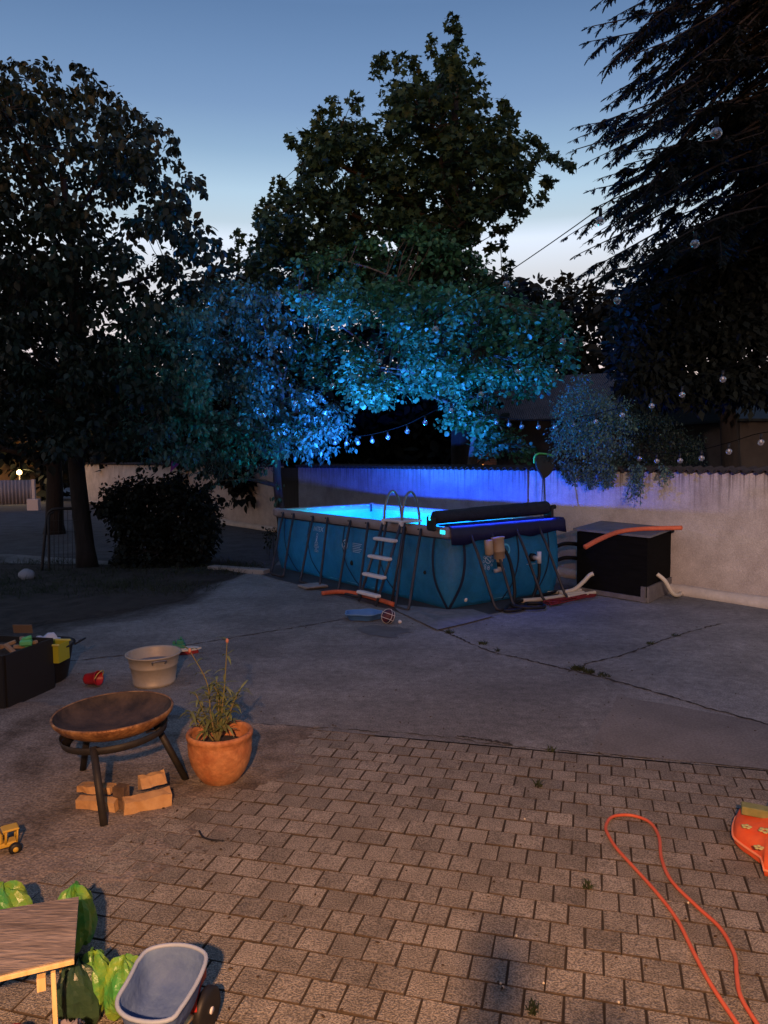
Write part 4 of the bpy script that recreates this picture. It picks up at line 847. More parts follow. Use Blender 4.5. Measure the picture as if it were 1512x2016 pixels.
for i, (a, b_, c, rz, ry) in enumerate(kd):
    x = MB(T((a + .36, b_ + .22, c), R(rz), 0, R(ry))); x.box((0, 0, 0), (.15, .045, .035), None, .006); tag(x.build('kindling', M_KIND), KL[i], 'kindling', 'kindling heaped on the storage box')
x = MB(T((-3.62, 7.50, .60), R(-5), R(10))); x.box((0, 0, 0), (.20, .012, .09), None, .003); tag(x.build('board', mat('brown_board', (.16, .11, .075), rough=.9)), 'small brown board standing at the back of the storage box', 'board')
# yellow toy truck at the left edge
tk = G(5, 1680, 0); tt = thing('toy_truck', tk, 'yellow toy tractor with black tyres on the dirt at the left edge', 'toy truck')
M_TY = mat('toy_truck_yellow', (.55, .34, .04), (.6, .4, .06), scale=8, rough=.5); Mt = T(tk + Vector((.0, 0, 0)), R(35))
x = MB(Mt); x.box((-.02, 0, .055), (.20, .075, .03), None, .008); x.box((-.05, 0, .10), (.10, .08, .07), None, .012); x.build('chassis', M_TY, tt)
x = MB(Mt)
for sx_ in (.015, .075):
    for sy_ in (-.035, .035): x.tube([(sx_, sy_, .065), (sx_ + .005, sy_, .135)], .006, 6)
x.box((.045, 0, .140), (.09, .085, .014), None, .005); x.build('cab', M_TY, tt)
for (a, b_, r_) in ((.06, -.058, .035), (.06, .058, .035), (-.08, -.058, .035), (-.08, .058, .035)):
    x = MB(Mt @ T((a, b_, r_), 0, R(90))); x.lathe([(.010, -.016), (r_ - .006, -.016), (r_, -.008), (r_, .008), (r_ - .006, .016), (.010, .016)], 18); wl = x.build('wheel', M_BLACK, tt)
    x = MB(Mt @ T((a, b_, r_), 0, R(90))); x.lathe([(0, -.019), (.014, -.019), (.016, -.012), (.016, .012), (.014, .019), (0, .019)], 14); x.build('hub', M_TY, wl)

# small mud-kitchen table at the bottom left
tb_ = thing('play_table', (-1.6, 2.9, 0), 'weathered grey plywood play table on pale timber legs at the bottom left', 'table')
ZT = .45; c1, c2, c3, c4 = G(155, 1765, ZT), G(146, 1884, ZT), G(-330, 1995, ZT), G(-330, 1845, ZT)
M_PLY = mat('weathered_ply', (.15, .12, .105), (.33, .275, .245), scale=3.2, rough=.9, bump=.5, bscale=16, detail=10, stretch=(.8, 5, 5), speck=(16, 1.1, .72))
x = MB(); tp4 = [c1, c2, c3, c4]; x.add([p for p in tp4] + [p - Vector((0, 0, .016)) for p in tp4], [(0, 3, 2, 1), (4, 5, 6, 7), (0, 1, 5, 4), (1, 2, 6, 5), (2, 3, 7, 6), (3, 0, 4, 7)]); x.build('table_top', M_PLY, tb_)
M_PINE = mat('pale_pine', (.66, .46, .20), (.80, .62, .32), scale=5, rough=.75, stretch=(6, 6, 1))
ed = (c3 - c2).normalized(); ax_ = (c1 - c2).normalized(); ang = math.atan2(ed.y, ed.x)
x = MB(); mid = (c2 + c3) / 2; x.box(mid - Vector((0, 0, .013)) - ax_ * .0065, ((c3 - c2).length, .012, .018), ang, .002); x.build('edge_batten', M_PINE, tb_)
for k, d_ in enumerate((.075, .95)):
    for e_ in (.02, .36):
        p = c2 + ed * d_ + ax_ * e_; x = MB(); x.box(Vector((p.x, p.y, (ZT - .05) / 2)), (.017, .019, ZT - .052), ang, .002); x.build('leg', M_PINE, tb_)
x = MB(); p = c2 + ed * .115 + ax_ * .01; x.box(Vector((p.x, p.y, ZT - .075)), (.03, .03, .05), ang); x.build('leg_block', M_PINE, tb_)
x = MB(); x.ball(Vector((-1.42, 2.72, .12)), (.045, .045, .045), 18, 12); tag(x.build('red_ball', mat('red_rubber', (.35, .02, .02), rough=.5)), 'red ball in the dark under the play table', 'ball')
rag('grey_cloth', (-1.22, 2.70, .16), .12, .10, mat('grey_fabric', (.22, .2, .24), rough=.9), 'crumpled grey fabric under the play table by the front leg', 'cloth', .03, sd=5)
x = MB(T((-1.32, 2.66, .03), R(20))); x.box((0, 0, 0), (.26, .12, .02), None, .004); x.box((.05, 0, .04), (.03, .1, .06), R(30), .004); tag(x.build('wood_offcuts', M_KIND), 'brown wooden offcut lying under the play table', 'offcut')
# crumpled green bags
M_BAG = mat('green_film', (.09, .42, .10), (.36, .52, .06), scale=4.5, rough=.32, bump=.5, bscale=18, trans=.35, contrast=(.42, .58), coat=.3)
M_BAGSH = mat('shaded_green_film', (.03, .07, .045), (.05, .10, .05), scale=5, rough=.35, bump=.5, bscale=18, trans=.2)  # darker copy of the film: shade on the bright bag's lower part
def bag(c, r_, label, sd, mt=M_BAG):
    rng = random.Random(sd); mb = MB(); n, m_ = 26, 16; vs = []; ph = [rng.uniform(0, 6) for _ in range(6)]
    for i in range(m_ + 1):
        p = PI * i / m_
        for j in range(n):
            t = 2 * PI * j / n; k = 1 + .10 * math.sin(3 * t + ph[0] + 2 * p) + .07 * math.sin(7 * t + ph[1] - 3 * p) + .05 * abs(math.sin(5 * t + 4 * p + ph[2])) + rng.gauss(0, .018)
            z = math.cos(p) * r_[2] * k; z = max(z, -r_[2] * .8)
            vs.append(Vector(c) + Vector((math.sin(p) * math.cos(t) * r_[0] * k, math.sin(p) * math.sin(t) * r_[1] * k, z)))
    mb.add(vs, [(i * n + j, (i + 1) * n + j, (i + 1) * n + (j + 1) % n, i * n + (j + 1) % n) for i in range(m_) for j in range(n)], False)
    return tag(mb.build('green_bag', mt), label, 'plastic bag', 'green plastic bags round the play table')
bag(G(10, 1800, .13), (.12, .10, .14), 'green plastic bag showing above the far left edge of the play table', 2)
bag(G(146, 1815, .15) + Vector((0, .02, 0)), (.085, .10, .15), 'tall green and yellow bag behind the right corner of the play table', 3)
bag(G(186, 1938, .13), (.075, .08, .13), 'bright green crumpled bag between the table leg and the toy wheelbarrow', 4)
bag(G(158, 1955, .12), (.095, .10, .14), 'darker green sack standing for the shaded lower part of the bright green bag', 6, M_BAGSH)
bag(G(246, 1945, .12), (.085, .085, .12), 'green bag tucked behind the blue toy wheelbarrow', 5)

# toy wheelbarrow
wbM = None
wb = thing('toy_wheelbarrow', (-.88, 2.75, 0), 'toy wheelbarrow with a blue tray, red frame and black wheel', 'toy wheelbarrow')
M_TRAY = mat('tray_blue', (.06, .11, .27), (.11, .18, .34), scale=6, rough=.75, bump=.3, bscale=30)
M_TRAYR = mat('tray_rim_blue', (.26, .33, .46), (.32, .38, .5), scale=8, rough=.55)
out = [(270, 1895), (290, 1872), (325, 1862), (365, 1862), (395, 1872), (405, 1888), (392, 1925), (372, 1960), (355, 1985), (338, 2005), (300, 2012), (258, 2005), (235, 1988), (233, 1965), (250, 1935), (262, 1912)]
Pz = [G(a, b_, .30 + .05 * (2016 - b_) / 150) for a, b_ in out]; Pz = curve(Pz + [Pz[0]], 3)[:-1]; n = len(Pz); cen = sum(Pz, Vector()) / n
def inset(k, dz, sh=Vector()): return [cen + (p - cen) * k + Vector((0, 0, dz)) + sh for p in Pz]
L_ = [inset(1.0, 0), inset(.97, -.01), inset(.90, -.06), inset(.80, -.115), inset(.62, -.135, Vector((0, -.02, 0)))]
x = MB(); x.add([p for l in L_ for p in l], [(i * n + j, i * n + (j + 1) % n, (i + 1) * n + (j + 1) % n, (i + 1) * n + j) for i in range(4) for j in range(n)] + [tuple(4 * n + j for j in range(n))], True); x.build('tray', M_TRAY, wb, .004)
x = MB(); x.tube(inset(1.01, .0), .0085, 8, closed=True); x.build('tray_rim', M_TRAYR, wb)
M_REDF = mat('red_frame', (.42, .03, .025), rough=.45)
wc = Vector((-.735, 2.90, .085))
x = MB(); x.tube([wc + Vector((-.035, -.07, .04)), wc + Vector((-.04, .06, .12)), cen + Vector((.10, .16, -.03))], .016, 8); x.box(wc + Vector((-.045, .03, .09)), (.03, .15, .06), R(-8), .01); x.build('frame', M_REDF, wb)
whM = Matrix.Translation(wc) @ Matrix.Rotation(R(72), 4, 'Z') @ Matrix.Rotation(R(90), 4, 'X')
x = MB(whM); x.lathe([(.03, -.022), (.072, -.022), (.085, -.012), (.085, .012), (.072, .022), (.03, .022)], 28); wh_ = x.build('wheel', M_BLACK, wb)
x = MB(whM); x.lathe([(0, -.026), (.012, -.026), (.014, .026), (0, .026)], 14); x.build('hub', M_WHITE, wh_)
for dx in (-.11, .04):
    x = MB(); x.tube([cen + Vector((dx * .8 + .02, -.06, -.145)), Vector((cen.x + dx, cen.y - .14, .01))], .010, 8); x.build('leg', M_PINE, wb)
x = MB(); x.tube([wc + Vector((-.03, 0, 0)), cen + Vector((.05, -.10, -.155))], .012, 8); x.build('fork', M_PINE, wb)

# orange hose
P = [(1.47, 2.75), (1.47, 3.01), (1.52, 3.17), (1.57, 3.3), (1.59, 3.49), (1.55, 3.67), (1.51, 3.9), (1.54, 4.13), (1.61, 4.36), (1.62, 4.54), (1.55, 4.63), (1.46, 4.64), (1.39, 4.6), (1.335, 4.5), (1.32, 4.42), (1.32, 4.25), (1.35, 4.06), (1.39, 3.81), (1.41, 3.57), (1.39, 3.3), (1.38, 3.11), (1.39, 2.85), (1.42, 2.6)]
x = MB(); x.tube(curve([(a, b_, .014) for a, b_ in P], 8), .0098, 10); tag(x.build('garden_hose', mat('orange_hose', (.62, .13, .06), (.56, .10, .045), scale=12, rough=.5)), 'orange garden hose lying in a long loop on the pavers', 'hose')
# stray strap on the ground near the pot
x = MB(); x.tube(curve([G(392, 1636, .015), G(400, 1648, .015), G(420, 1654, .015), (G(440, 1655, .015))], 6), .006, 6); tag(x.build('strap', M_BLACK), 'short curved black strap on the dirt below the flower pot', 'strap')

# orange printed cushion with a wooden block, right edge
cu_ = thing('printed_cushion', (2.35, 4.35, 0), 'orange cushion with pale flower prints at the right edge', 'cushion')
M_ORC = mat('orange_cloth', (.78, .10, .03), (.85, .15, .04), scale=5, rough=.8, bump=.2, bscale=30)
cp_ = [G(1446, 1612, .10), G(1455, 1592, .12), G(1480, 1592, .14), G(1500, 1604, .14), Vector((2.55, 4.72, .13)), Vector((2.85, 4.55, .13)), Vector((2.75, 4.05, .10)), G(1530, 1700, .10), G(1500, 1672, .10), G(1465, 1648, .10), G(1447, 1632, .10)]
n = len(cp_) ; Pc = curve(cp_ + [cp_[0]], 3)[:-1]; n = len(Pc); cc = sum(Pc, Vector()) / n
L_ = []
for k, dz in ((1.0, -.085), (1.03, -.05), (1.0, -.015), (.93, .015), (.7, .03), (.4, .035)): L_.append([cc + (p - cc) * k + Vector((0, 0, dz + (p.z - cc.z) * 0 + random.gauss(0, .003))) for p in Pc])
x = MB(); x.add([p for l in L_ for p in l], [(i * n + j, i * n + (j + 1) % n, (i + 1) * n + (j + 1) % n, (i + 1) * n + j) for i in range(5) for j in range(n)] + [tuple(5 * n + j for j in range(n))], True); x.build('cushion_body', M_ORC, cu_)
x = MB(); x.tube([cc + (p - cc) * 1.035 + Vector((0, 0, -.045)) for p in Pc], .008, 6, closed=True); x.build('piping', mat('pale_orange', (.9, .3, .15), rough=.7), cu_)
zt = cc.z + .04; M_FL = mat('flower_print', (.75, .55, .22), (.45, .5, .18), scale=40, rough=.8)
for (px, py, r_) in ((1470, 1627, .032), (1506, 1635, .04), (1494, 1668, .03)):
    c = G(px, py, zt - .004); x = MB()
    for k in range(5):
        a = k * 2 * PI / 5 + px; x.ball(c + Vector((math.cos(a) * r_ * .55, math.sin(a) * r_ * .55, 0)), (r_ * .4, r_ * .4, .004), 8, 4)
    x.build('flower_print', M_FL, cu_)
x = MB(T(G(1500, 1598, .17), R(-22), 0, R(3))); x.box((.02, 0, .0), (.26, .08, .05), None, .004); tag(x.build('wooden_block', mat('mossy_block', (.20, .22, .08), (.32, .31, .13), scale=12, rough=.9)), 'mossy green-grey wooden block lying on the orange cushion', 'block')

# small debris
x = MB()
for _ in range(420):
    if random.random() < .35: c = G(random.uniform(150, 1500), random.uniform(1200, 1440), .003)
    elif random.random() < .5: c = G(random.uniform(60, 520), random.uniform(1440, 1700), .003)
    else: c = G(random.uniform(300, 1500), random.uniform(1450, 2010), .003)
    s_ = random.uniform(.004, .012); a = random.uniform(0, PI); x.ball(c + Vector((0, 0, .003)), (s_, s_ * .6, s_ * .35), 6, 4, .4, Matrix.Rotation(a, 3, 'Z'))
tag(x.build('fallen_bits', mat('leaf_litter', (.04, .025, .018), (.08, .055, .035), scale=20, rough=1)), 'scattered dark bits of leaf litter on the pavers', 'litter', kind='stuff')
x = MB()
for (px, py) in ((1017, 1842), (986, 1936), (1070, 1935), (1355, 1777), (1033, 1612), (1218, 1973), (990, 1943)): x.ball(G(px, py, .006), .0055, 7, 5, .4)
tag(x.build('pebbles', mat('pale_pebble', (.7, .62, .5), rough=.8)), 'a few tiny pale pebbles scattered on the pavers', 'pebbles', kind='stuff')

# ------------------------------------------------------------------ left background
g0 = Vector((-6.94, 15.35, 0)); gl_ = thing('goal_frame', (-6.6, 15.3, 0), 'arched black tube frame with thin netting left of the thick trunk', 'goal frame')
def Gp(px, py, Y): return W(px, py, Y)
x = MB(); x.tube(curve([Gp(82, 1128, 15.3), Gp(88, 1060, 15.3), Gp(93, 1018, 15.4), Gp(100, 1006, 15.4), Gp(112, 1002, 15.4), Gp(150, 1001, 15.6), Gp(172, 1002, 15.8)], 6), .030, 8); x.build('front_tube', M_BLACKM, gl_)
x = MB(); x.tube(curve([Gp(97, 1128, 15.2), Gp(96, 1040, 15.3), Gp(97, 1016, 15.4), Gp(104, 1008, 15.4)], 6), .026, 8); x.build('rear_tube', M_BLACKM, gl_)
x = MB()
for px in range(106, 150, 9): x.tube([Gp(px, 1003, 15.5), Gp(px + 1, 1125, 15.3)], .005, 4)
for py in range(1025, 1120, 22): x.tube([Gp(97, py, 15.4), Gp(150, py, 15.4)], .003, 4)
x.build('netting', M_BLACKM, gl_)
x = MB(); x.ball(G(53, 1132, .10), (.16, .12, .12), 12, 8, .15); tag(x.build('stone', mat('pale_stone', (.30, .30, .32), rough=.9)), 'pale round stone in the grass left of the arched frame', 'stone')
kb = MB(); ka, kb2 = G(415, 1118, .04), G(525, 1126, .04); kd_ = kb2 - ka; kb.box((ka + kb2) / 2, (kd_.length, .22, .10), math.atan2(kd_.y, kd_.x), .01); tag(kb.build('kerb_stone', mat('kerb', (.30, .27, .24), (.36, .33, .3), scale=4, rough=.9)), 'pale concrete kerb between the bush and the pool', 'kerb')
# far corrugated fence + lit lamp + outbuilding
ff = thing('corrugated_fence', W(20, 1000, 33), 'grey corrugated metal fence far off at the left edge', 'fence')
fa, fb_ = W(-160, 948, 33), W(62, 945, 34); n = 240; x = MB(); vs = []
for i in range(n + 1):
    t = i / n; p = fa.lerp(fb_, t) + Vector((0, .05 * math.sin(i * 2 * PI / 8), 0)); vs += [Vector((p.x, p.y, p.z)), Vector((p.x, p.y, .25))]
x.add(vs, [(2 * i, 2 * i + 1, 2 * i + 3, 2 * i + 2) for i in range(n)], True); x.build('sheets', mat('grey_sheet', (.26, .27, .33), (.20, .21, .26), scale=2, rough=.5), ff, .01)
x = MB(); x.box((fb_.x + .08, fb_.y, fb_.z / 2), (.14, .14, fb_.z + .05), None, .01); x.build('post', M_GREY, ff)
x = MB(); x.box(W(67, 1000, 33.5), (.5, .3, .8), None, .02); tag(x.build('grey_bin', M_GREY), 'small pale grey box beside the end of the corrugated fence', 'box')
ob = thing('outbuilding', W(20, 980, 40), 'low building with a lit yellow facade behind the corrugated fence', 'outbuilding')
c = W(5, 925, 41); x = MB(); x.box((c.x - 3, 43, 1.6), (9.5, 3, 3.2)); x.build('wall', mat('yellow_render', (.20, .14, .07), rough=.9), ob)
x = MB(); x.box((c.x - 3, 43, 3.3), (10.2, 3.8, .2)); x.build('roof', M_TILE, ob)
lc = W(38, 930, 39.5); stl = thing('globe_lamp', (lc.x, lc.y, 0), 'bright warm globe lamp on a post behind the corrugated fence', 'lamp')
x = MB(); x.ball(lc, .13, 14, 10); x.build('globe', emis('warm_globe', (1, .62, .22), 9), stl)
x = MB(); x.tube([(lc.x, lc.y, 0), lc - Vector((0, 0, .13))], .04, 8); x.build('post', M_BLACKM, stl)
light('globe_lamp_light', 'POINT', lc + Vector((0, -.2, .05)), 160, (1, .66, .3), shadow_soft_size=.15)

# houses behind the wall
def roof_house(X0, X1, Y, zb, zr, dpth, label, name='house', mw=None, mr=None, skew=0):
    h_ = thing(name, ((X0 + X1) / 2, Y + dpth / 2, 0), label, 'house')
    x = MB(); x.box(((X0 + X1) / 2, Y + dpth / 2, zb / 2), (X1 - X0, dpth, zb), skew); x.build('wall', mw, h_)
    x = MB(); cx = (X0 + X1) / 2; w_ = (X1 - X0) / 2 + .4; Q = T((cx, Y + dpth / 2, 0), skew); x.M = Q; d_ = dpth / 2 + .45
    x.add([(-w_, -d_, zb - .1), (w_, -d_, zb - .1), (w_, 0, zr), (-w_, 0, zr), (-w_, d_, zb - .1), (w_, d_, zb - .1)], [(0, 1, 2, 3), (3, 2, 5, 4), (0, 3, 4), (1, 5, 2)]); x.build('roof', mr, h_, .06); return h_
def tile_roof(name, c1_, c2_):
    M = mat(name, c1_, c2_, scale=3, rough=.8); t = M.node_tree; N = t.nodes; L = t.links; b = N['Principled BSDF']
    wv = N.new('ShaderNodeTexWave'); wv.inputs['Scale'].default_value = 5.0; wv.bands_direction = 'X'; tcn = N.new('ShaderNodeTexCoord'); L.new(tcn.outputs['Object'], wv.inputs[0])
    w2 = N.new('ShaderNodeTexWave'); w2.inputs['Scale'].default_value = 4.0; w2.bands_direction = 'Z'; w2.wave_profile = 'SAW'; L.new(tcn.outputs['Object'], w2.inputs[0])
    ad = N.new('ShaderNodeMath'); L.new(wv.outputs[1], ad.inputs[0]); L.new(w2.outputs[1], ad.inputs[1]); bp = N.new('ShaderNodeBump'); bp.inputs['Strength'].default_value = 1; bp.inputs['Distance'].default_value = .025; L.new(ad.outputs[0], bp.inputs['Height']); L.new(bp.outputs[0], b.inputs['Normal']); return M
M_HW = mat('grey_render', (.05, .042, .037), (.07, .06, .052), scale=3, rough=.95); M_ROOF = tile_roof('roof_tiles', (.075, .07, .08), (.11, .10, .11))
roof_house(3.2, 8.3, 24, 3.4, 4.9, 5, 'low house with a grey tiled roof glimpsed between the maple and the vine', mw=M_HW, mr=M_ROOF, skew=R(-18))
roof_house(8.0, 15.5, 19, 3.1, 4.2, 6, 'dark house with a plain sloping roof behind the right part of the wall', mw=M_HW, mr=mat('green_black_roof', (.02, .026, .026), rough=.8), skew=R(10))
sh = thing('shed', W(958, 900, 22), 'small brown slatted shed with a lit orange window above the wall', 'shed'); cs = W(953, 897, 22)
x = MB()
for i in range(9): x.box((cs.x, cs.y, cs.z + .24 - i * .06), (.68, .3, .05), None, .006)
x.build('slats', mat('brown_slats', (.22, .15, .12), rough=.9), sh); x = MB(); x.box((cs.x, cs.y + .35, (cs.z + .3) / 2), (.66, .3, cs.z + .3)); x.build('shed_body', M_HW, sh)
x = MB(); x.box(W(944, 917, 21.7), (.22, .04, .09)); x.build('window', emis('amber_window', (1, .36, .08), 1.1), sh)
x = MB(); x.box(W(968, 918, 21.7), (.25, .04, .05)); x.build('window', emis('amber_window_dim', (1, .36, .08), .5), sh)

# ------------------------------------------------------------------ trees
def leafmesh(name, C, A, NRM, S, shape, faces, mt, parent):
    """C centres, A axis unit, NRM approx normal, S size; shape (k,3): x across, y along axis, z normal"""
    n = len(C); A = A / np.linalg.norm(A, axis=1, keepdims=True); X = np.cross(A, NRM); X /= np.maximum(np.linalg.norm(X, axis=1, keepdims=True), 1e-6); Z = np.cross(X, A)
    sh_ = np.array(shape, float); k = len(sh_)
    V = C[:, None, :] + S[:, None, None] * (sh_[None, :, 0:1] * X[:, None, :] + sh_[None, :, 1:2] * A[:, None, :] + sh_[None, :, 2:3] * Z[:, None, :])
    V = V.reshape(-1, 3).astype(np.float32)
    loops = np.concatenate([np.array(f) for f in faces]); cnt = np.array([len(f) for f in faces]); tot = len(loops)
    LI = (loops[None, :] + (np.arange(n) * k)[:, None]).ravel().astype(np.int32)
    starts = (np.concatenate([[0], np.cumsum(cnt)[:-1]])[None, :] + (np.arange(n) * tot)[:, None]).ravel().astype(np.int32)
    me = bpy.data.meshes.new(name); me.vertices.add(len(V)); me.vertices.foreach_set('co', V.ravel()); me.loops.add(len(LI)); me.loops.foreach_set('vertex_index', LI)
    me.polygons.add(len(starts)); me.polygons.foreach_set('loop_start', starts); me.update(calc_edges=True)
    return link(name, me, mt, parent)
OVATE = ([(0, 0, 0), (.22, .18, .05), (.33, .45, .07), (.22, .75, .04), (0, 1.05, -.06), (-.22, .75, .04), (-.33, .45, .07), (-.22, .18, .05), (0, .5, 0)], [(0, 1, 2, 3, 4, 8), (0, 8, 4, 5, 6, 7)])
MAPLE = ([(0, 0, 0), (.2, .05, .02), (.55, .1, .05), (.38, .32, .04), (.62, .62, .06), (.25, .6, .03), (0, 1.05, -.05), (-.25, .6, .03), (-.62, .62, .06), (-.38, .32, .04), (-.55, .1, .05), (-.2, .05, .02), (0, .4, 0)], [(0, 1, 2, 3, 4, 5, 6, 12), (0, 12, 6, 7, 8, 9, 10, 11)])
ROUND = ([(0, 0, 0), (.3, .08, .04), (.48, .4, .08), (.36, .78, .05), (0, 1.0, -.04), (-.36, .78, .05), (-.48, .4, .08), (-.3, .08, .04), (0, .5, 0)], [(0, 1, 2, 3, 4, 8), (0, 8, 4, 5, 6, 7)])
SMALL = ([(0, 0, 0), (.28, .4, 0), (0, 1, 0), (-.28, .4, 0)], [(0, 1, 2, 3)])
def inpoly(x, y, P):
    c = False; j = len(P) - 1
    for i in range(len(P)):
        if (P[i][1] > y) != (P[j][1] > y) and x < (P[j][0] - P[i][0]) * (y - P[i][1]) / (P[j][1] - P[i][1]) + P[i][0]: c = not c
        j = i
    return c
def twigs_in(poly, n, Y, dY, holes=(), hp=.9, rng=None, ins=0):
    """twig tips scattered through the crown: outline measured in the photo, depth a real thickness about Y"""
    xs = [p[0] for p in poly]; ys = [p[1] for p in poly]; out = []; xc = sum(xs) / len(xs); wmax = (max(xs) - min(xs)) / 2
    guard = 0
    while len(out) < n and guard < n * 60:
        guard += 1; x_, y_ = rng.uniform(min(xs), max(xs)), rng.uniform(min(ys), max(ys))
        if not inpoly(x_, y_, poly) or (ins and not all(inpoly(x_ + ins * a_, y_ + ins * b_, poly) for a_, b_ in ((1, 0), (-1, 0), (0, 1), (0, -1)))): continue
        if any(((x_ - h_[0]) / h_[2]) ** 2 + ((y_ - h_[1]) / h_[3]) ** 2 < 1 for h_ in holes) and rng.random() < hp: continue
        out.append(W(x_, y_, Y + rng.uniform(-1, 1) * dY))
    return out
def foliage(tips, per, spread, size, shape, mt, parent, droop=.4, name='crown', rng=None, extra=(), var=.5, seed=0):
    rs = np.random.RandomState(seed); sets = [(tips, per, spread)] + list(extra); CC = []; OO = []
    for t_, p_, s_ in sets:
        c = np.repeat(np.array([tuple(t) for t in t_]), p_, 0); o_ = rs.normal(0, 1, c.shape); o_ /= np.maximum(np.linalg.norm(o_, axis=1, keepdims=True), 1e-6); CC.append(c); OO.append(o_ * (rs.rand(len(c), 1) ** .6) * s_)
    C = np.concatenate(CC); off = np.concatenate(OO); off[:, 2] *= .75
    C = C + off; A = off / spread + rs.normal(0, .5, C.shape); A[:, 2] -= droop * 1.2; Nn = rs.normal(0, .55, C.shape) + np.array([0, 0, 1.0]) + off / spread * .4
    S = size * (1 + rs.uniform(-var, var, len(C))); return leafmesh(name, C, A, Nn, S, shape[0], shape[1], mt, parent)
def limbs(mb, base, top, r0, tips, rng, nl=12, twig_r=.012, frac=.5, r1=None, lean=.25):
    """tapered trunk, main limbs to cluster centres, twigs to tips"""
    tr_ = curve([base, base.lerp(top, .35) + Vector((rng.gauss(0, .1), rng.gauss(0, .1), 0)), base.lerp(top, .7) + Vector((rng.gauss(0, .15), rng.gauss(0, .15), 0)), top], 6)
    k = len(tr_); rr = [r0 * (1.25 if i == 0 else 1) * (1 - .8 * i / (k - 1)) + .02 for i in range(k)]; mb.tube(tr_, rr, 12)
    cen = rng.sample(tips, min(nl, len(tips))); ends = []
    for c in cen:
        i = int(k * min(.95, max(.3, ((c.z - base.z) / max(.1, top.z - base.z)) * .75))); i = min(k - 2, i); s_ = tr_[i]; d = c - s_
        m1 = s_ + d * .4 + Vector((rng.gauss(0, .15), rng.gauss(0, .15), d.length * .06)); m2 = s_ + d * .75 + Vector((rng.gauss(0, .15), rng.gauss(0, .15), d.length * .04))
        P = curve([s_, m1, m2, c], 5); q = len(P); ra_ = rr[i] * .5; mb.tube(P, [ra_ * (1 - .85 * j / (q - 1)) + .008 for j in range(q)], 7); ends.append(P)
    for t in tips:
        if rng.random() > frac: continue
        P = min(ends, key=lambda e: (e[len(e) * 2 // 3] - t).length); s_ = min(P[len(P) // 3:], key=lambda p: (p - t).length); d = t - s_
        if d.length > 1.5: continue
        mb.tube([s_, s_ + d * .5 + Vector((rng.gauss(0, .06), rng.gauss(0, .06), .05)), t], [twig_r, twig_r * .7, twig_r * .3], 4, caps=False)

rg = random.Random(11)
# 1 big broad-leaved tree on the left
lt_ = thing('linden_tree', (-6.17, 15.7, 0), 'thick-trunked tree with big drooping leaves filling the left side', 'tree')
polyL = [(-260, 120), (0, 130), (40, 122), (80, 132), (150, 138), (176, 150), (188, 180), (215, 190), (240, 205), (262, 230), (300, 245), (335, 275), (340, 310), (352, 335), (385, 355), (398, 385), (365, 410), (385, 445), (425, 490), (430, 540), (390, 600), (360, 680), (350, 800), (330, 880), (300, 925), (180, 915), (60, 890), (-40, 900), (-260, 900)]
holesL = [(40, 365, 22, 16), (30, 430, 26, 12), (120, 260, 14, 9), (150, 330, 20, 16), (205, 300, 14, 10), (240, 420, 30, 12), (280, 470, 22, 10), (215, 535, 40, 11), (310, 555, 30, 12), (360, 600, 20, 14), (300, 620, 30, 10), (130, 520, 14, 9), (75, 580, 18, 7), (240, 665, 22, 9), (95, 540, 12, 8), (35, 535, 14, 7), (330, 640, 20, 8), (265, 545, 20, 10)]
tL = twigs_in(polyL, 900, 15.6, 2.2, holesL, .95, rg, 14)
edge = [(8, 128), (30, 122), (60, 128), (100, 130), (150, 133), (175, 145), (188, 172), (212, 182), (238, 198), (262, 222), (280, 228), (300, 240), (322, 256), (340, 270), (338, 290), (352, 325), (375, 348), (390, 352), (400, 375), (380, 362), (362, 405), (384, 435), (400, 450), (420, 478), (430, 492), (436, 525)]
tE = [W(a, b_, 15.6 + rg.uniform(-.8, .8)) for a, b_ in edge]
foliage(tL, 36, .30, .128, OVATE, M_LEAF, lt_, .75, 'crown', seed=1, extra=[(tE, 22, .15)])
x = MB(); limbs(x, Vector((-6.17, 15.7, -.05)), Vector((-6.4, 15.8, 8.2)), .175, tL + tE, rg, 16, .012, .35); x.build('trunk', M_BARKD, lt_)
# 2 second trunk, further left
s2 = thing('lime_tree', W(105, 990, 24), 'second tree further back, its dark trunk left of the thick one', 'tree')
pt2 = [(-200, 560), (-60, 480), (130, 520), (210, 640), (200, 800), (150, 900), (60, 930), (-80, 900), (-200, 880)]
t2_ = twigs_in(pt2, 170, 23, 2, [(32, 905, 30, 24), (60, 925, 20, 14)], .8, rg); foliage(t2_, 24, .55, .26, OVATE, M_DARKLEAF, s2, .6, seed=3)
bs = W(105, 1000, 23); x = MB(); limbs(x, Vector((bs.x, 23, -.05)), Vector((bs.x, 23, 6)), .26, t2_, rg, 8, .015, .2); x.build('trunk', M_BARKD, s2)
# 3 dark bush at the left of the kerb
bu = thing('lilac_bush', (-4.75, 16.2, 0), 'dense dark rounded bush right of the thick trunk', 'bush')
pb = [(195, 1000), (215, 965), (250, 950), (300, 940), (350, 945), (395, 960), (420, 985), (425, 1030), (415, 1075), (392, 1110), (330, 1128), (250, 1120), (215, 1080), (222, 1030)]
tB = twigs_in(pb, 430, 16.2, .9, [(228, 1060, 16, 22)], .8, rg); tBe = [W(a, b_, 16.2) for a, b_ in ((440, 985), (432, 992), (425, 1000), (447, 1000), (420, 1010), (200, 960), (210, 968), (225, 958), (436, 1015), (415, 960))]; foliage(tB, 34, .22, .085, OVATE, M_DARKLEAF, bu, .3, seed=4, extra=[(tBe, 8, .1)])

x = MB(); limbs(x, Vector((-4.75, 16.2, -.02)), Vector((-4.8, 16.2, 1.3)), .06, tB + tBe, rg, 10, .01, .4); x.build('stems', M_BARKD, bu)
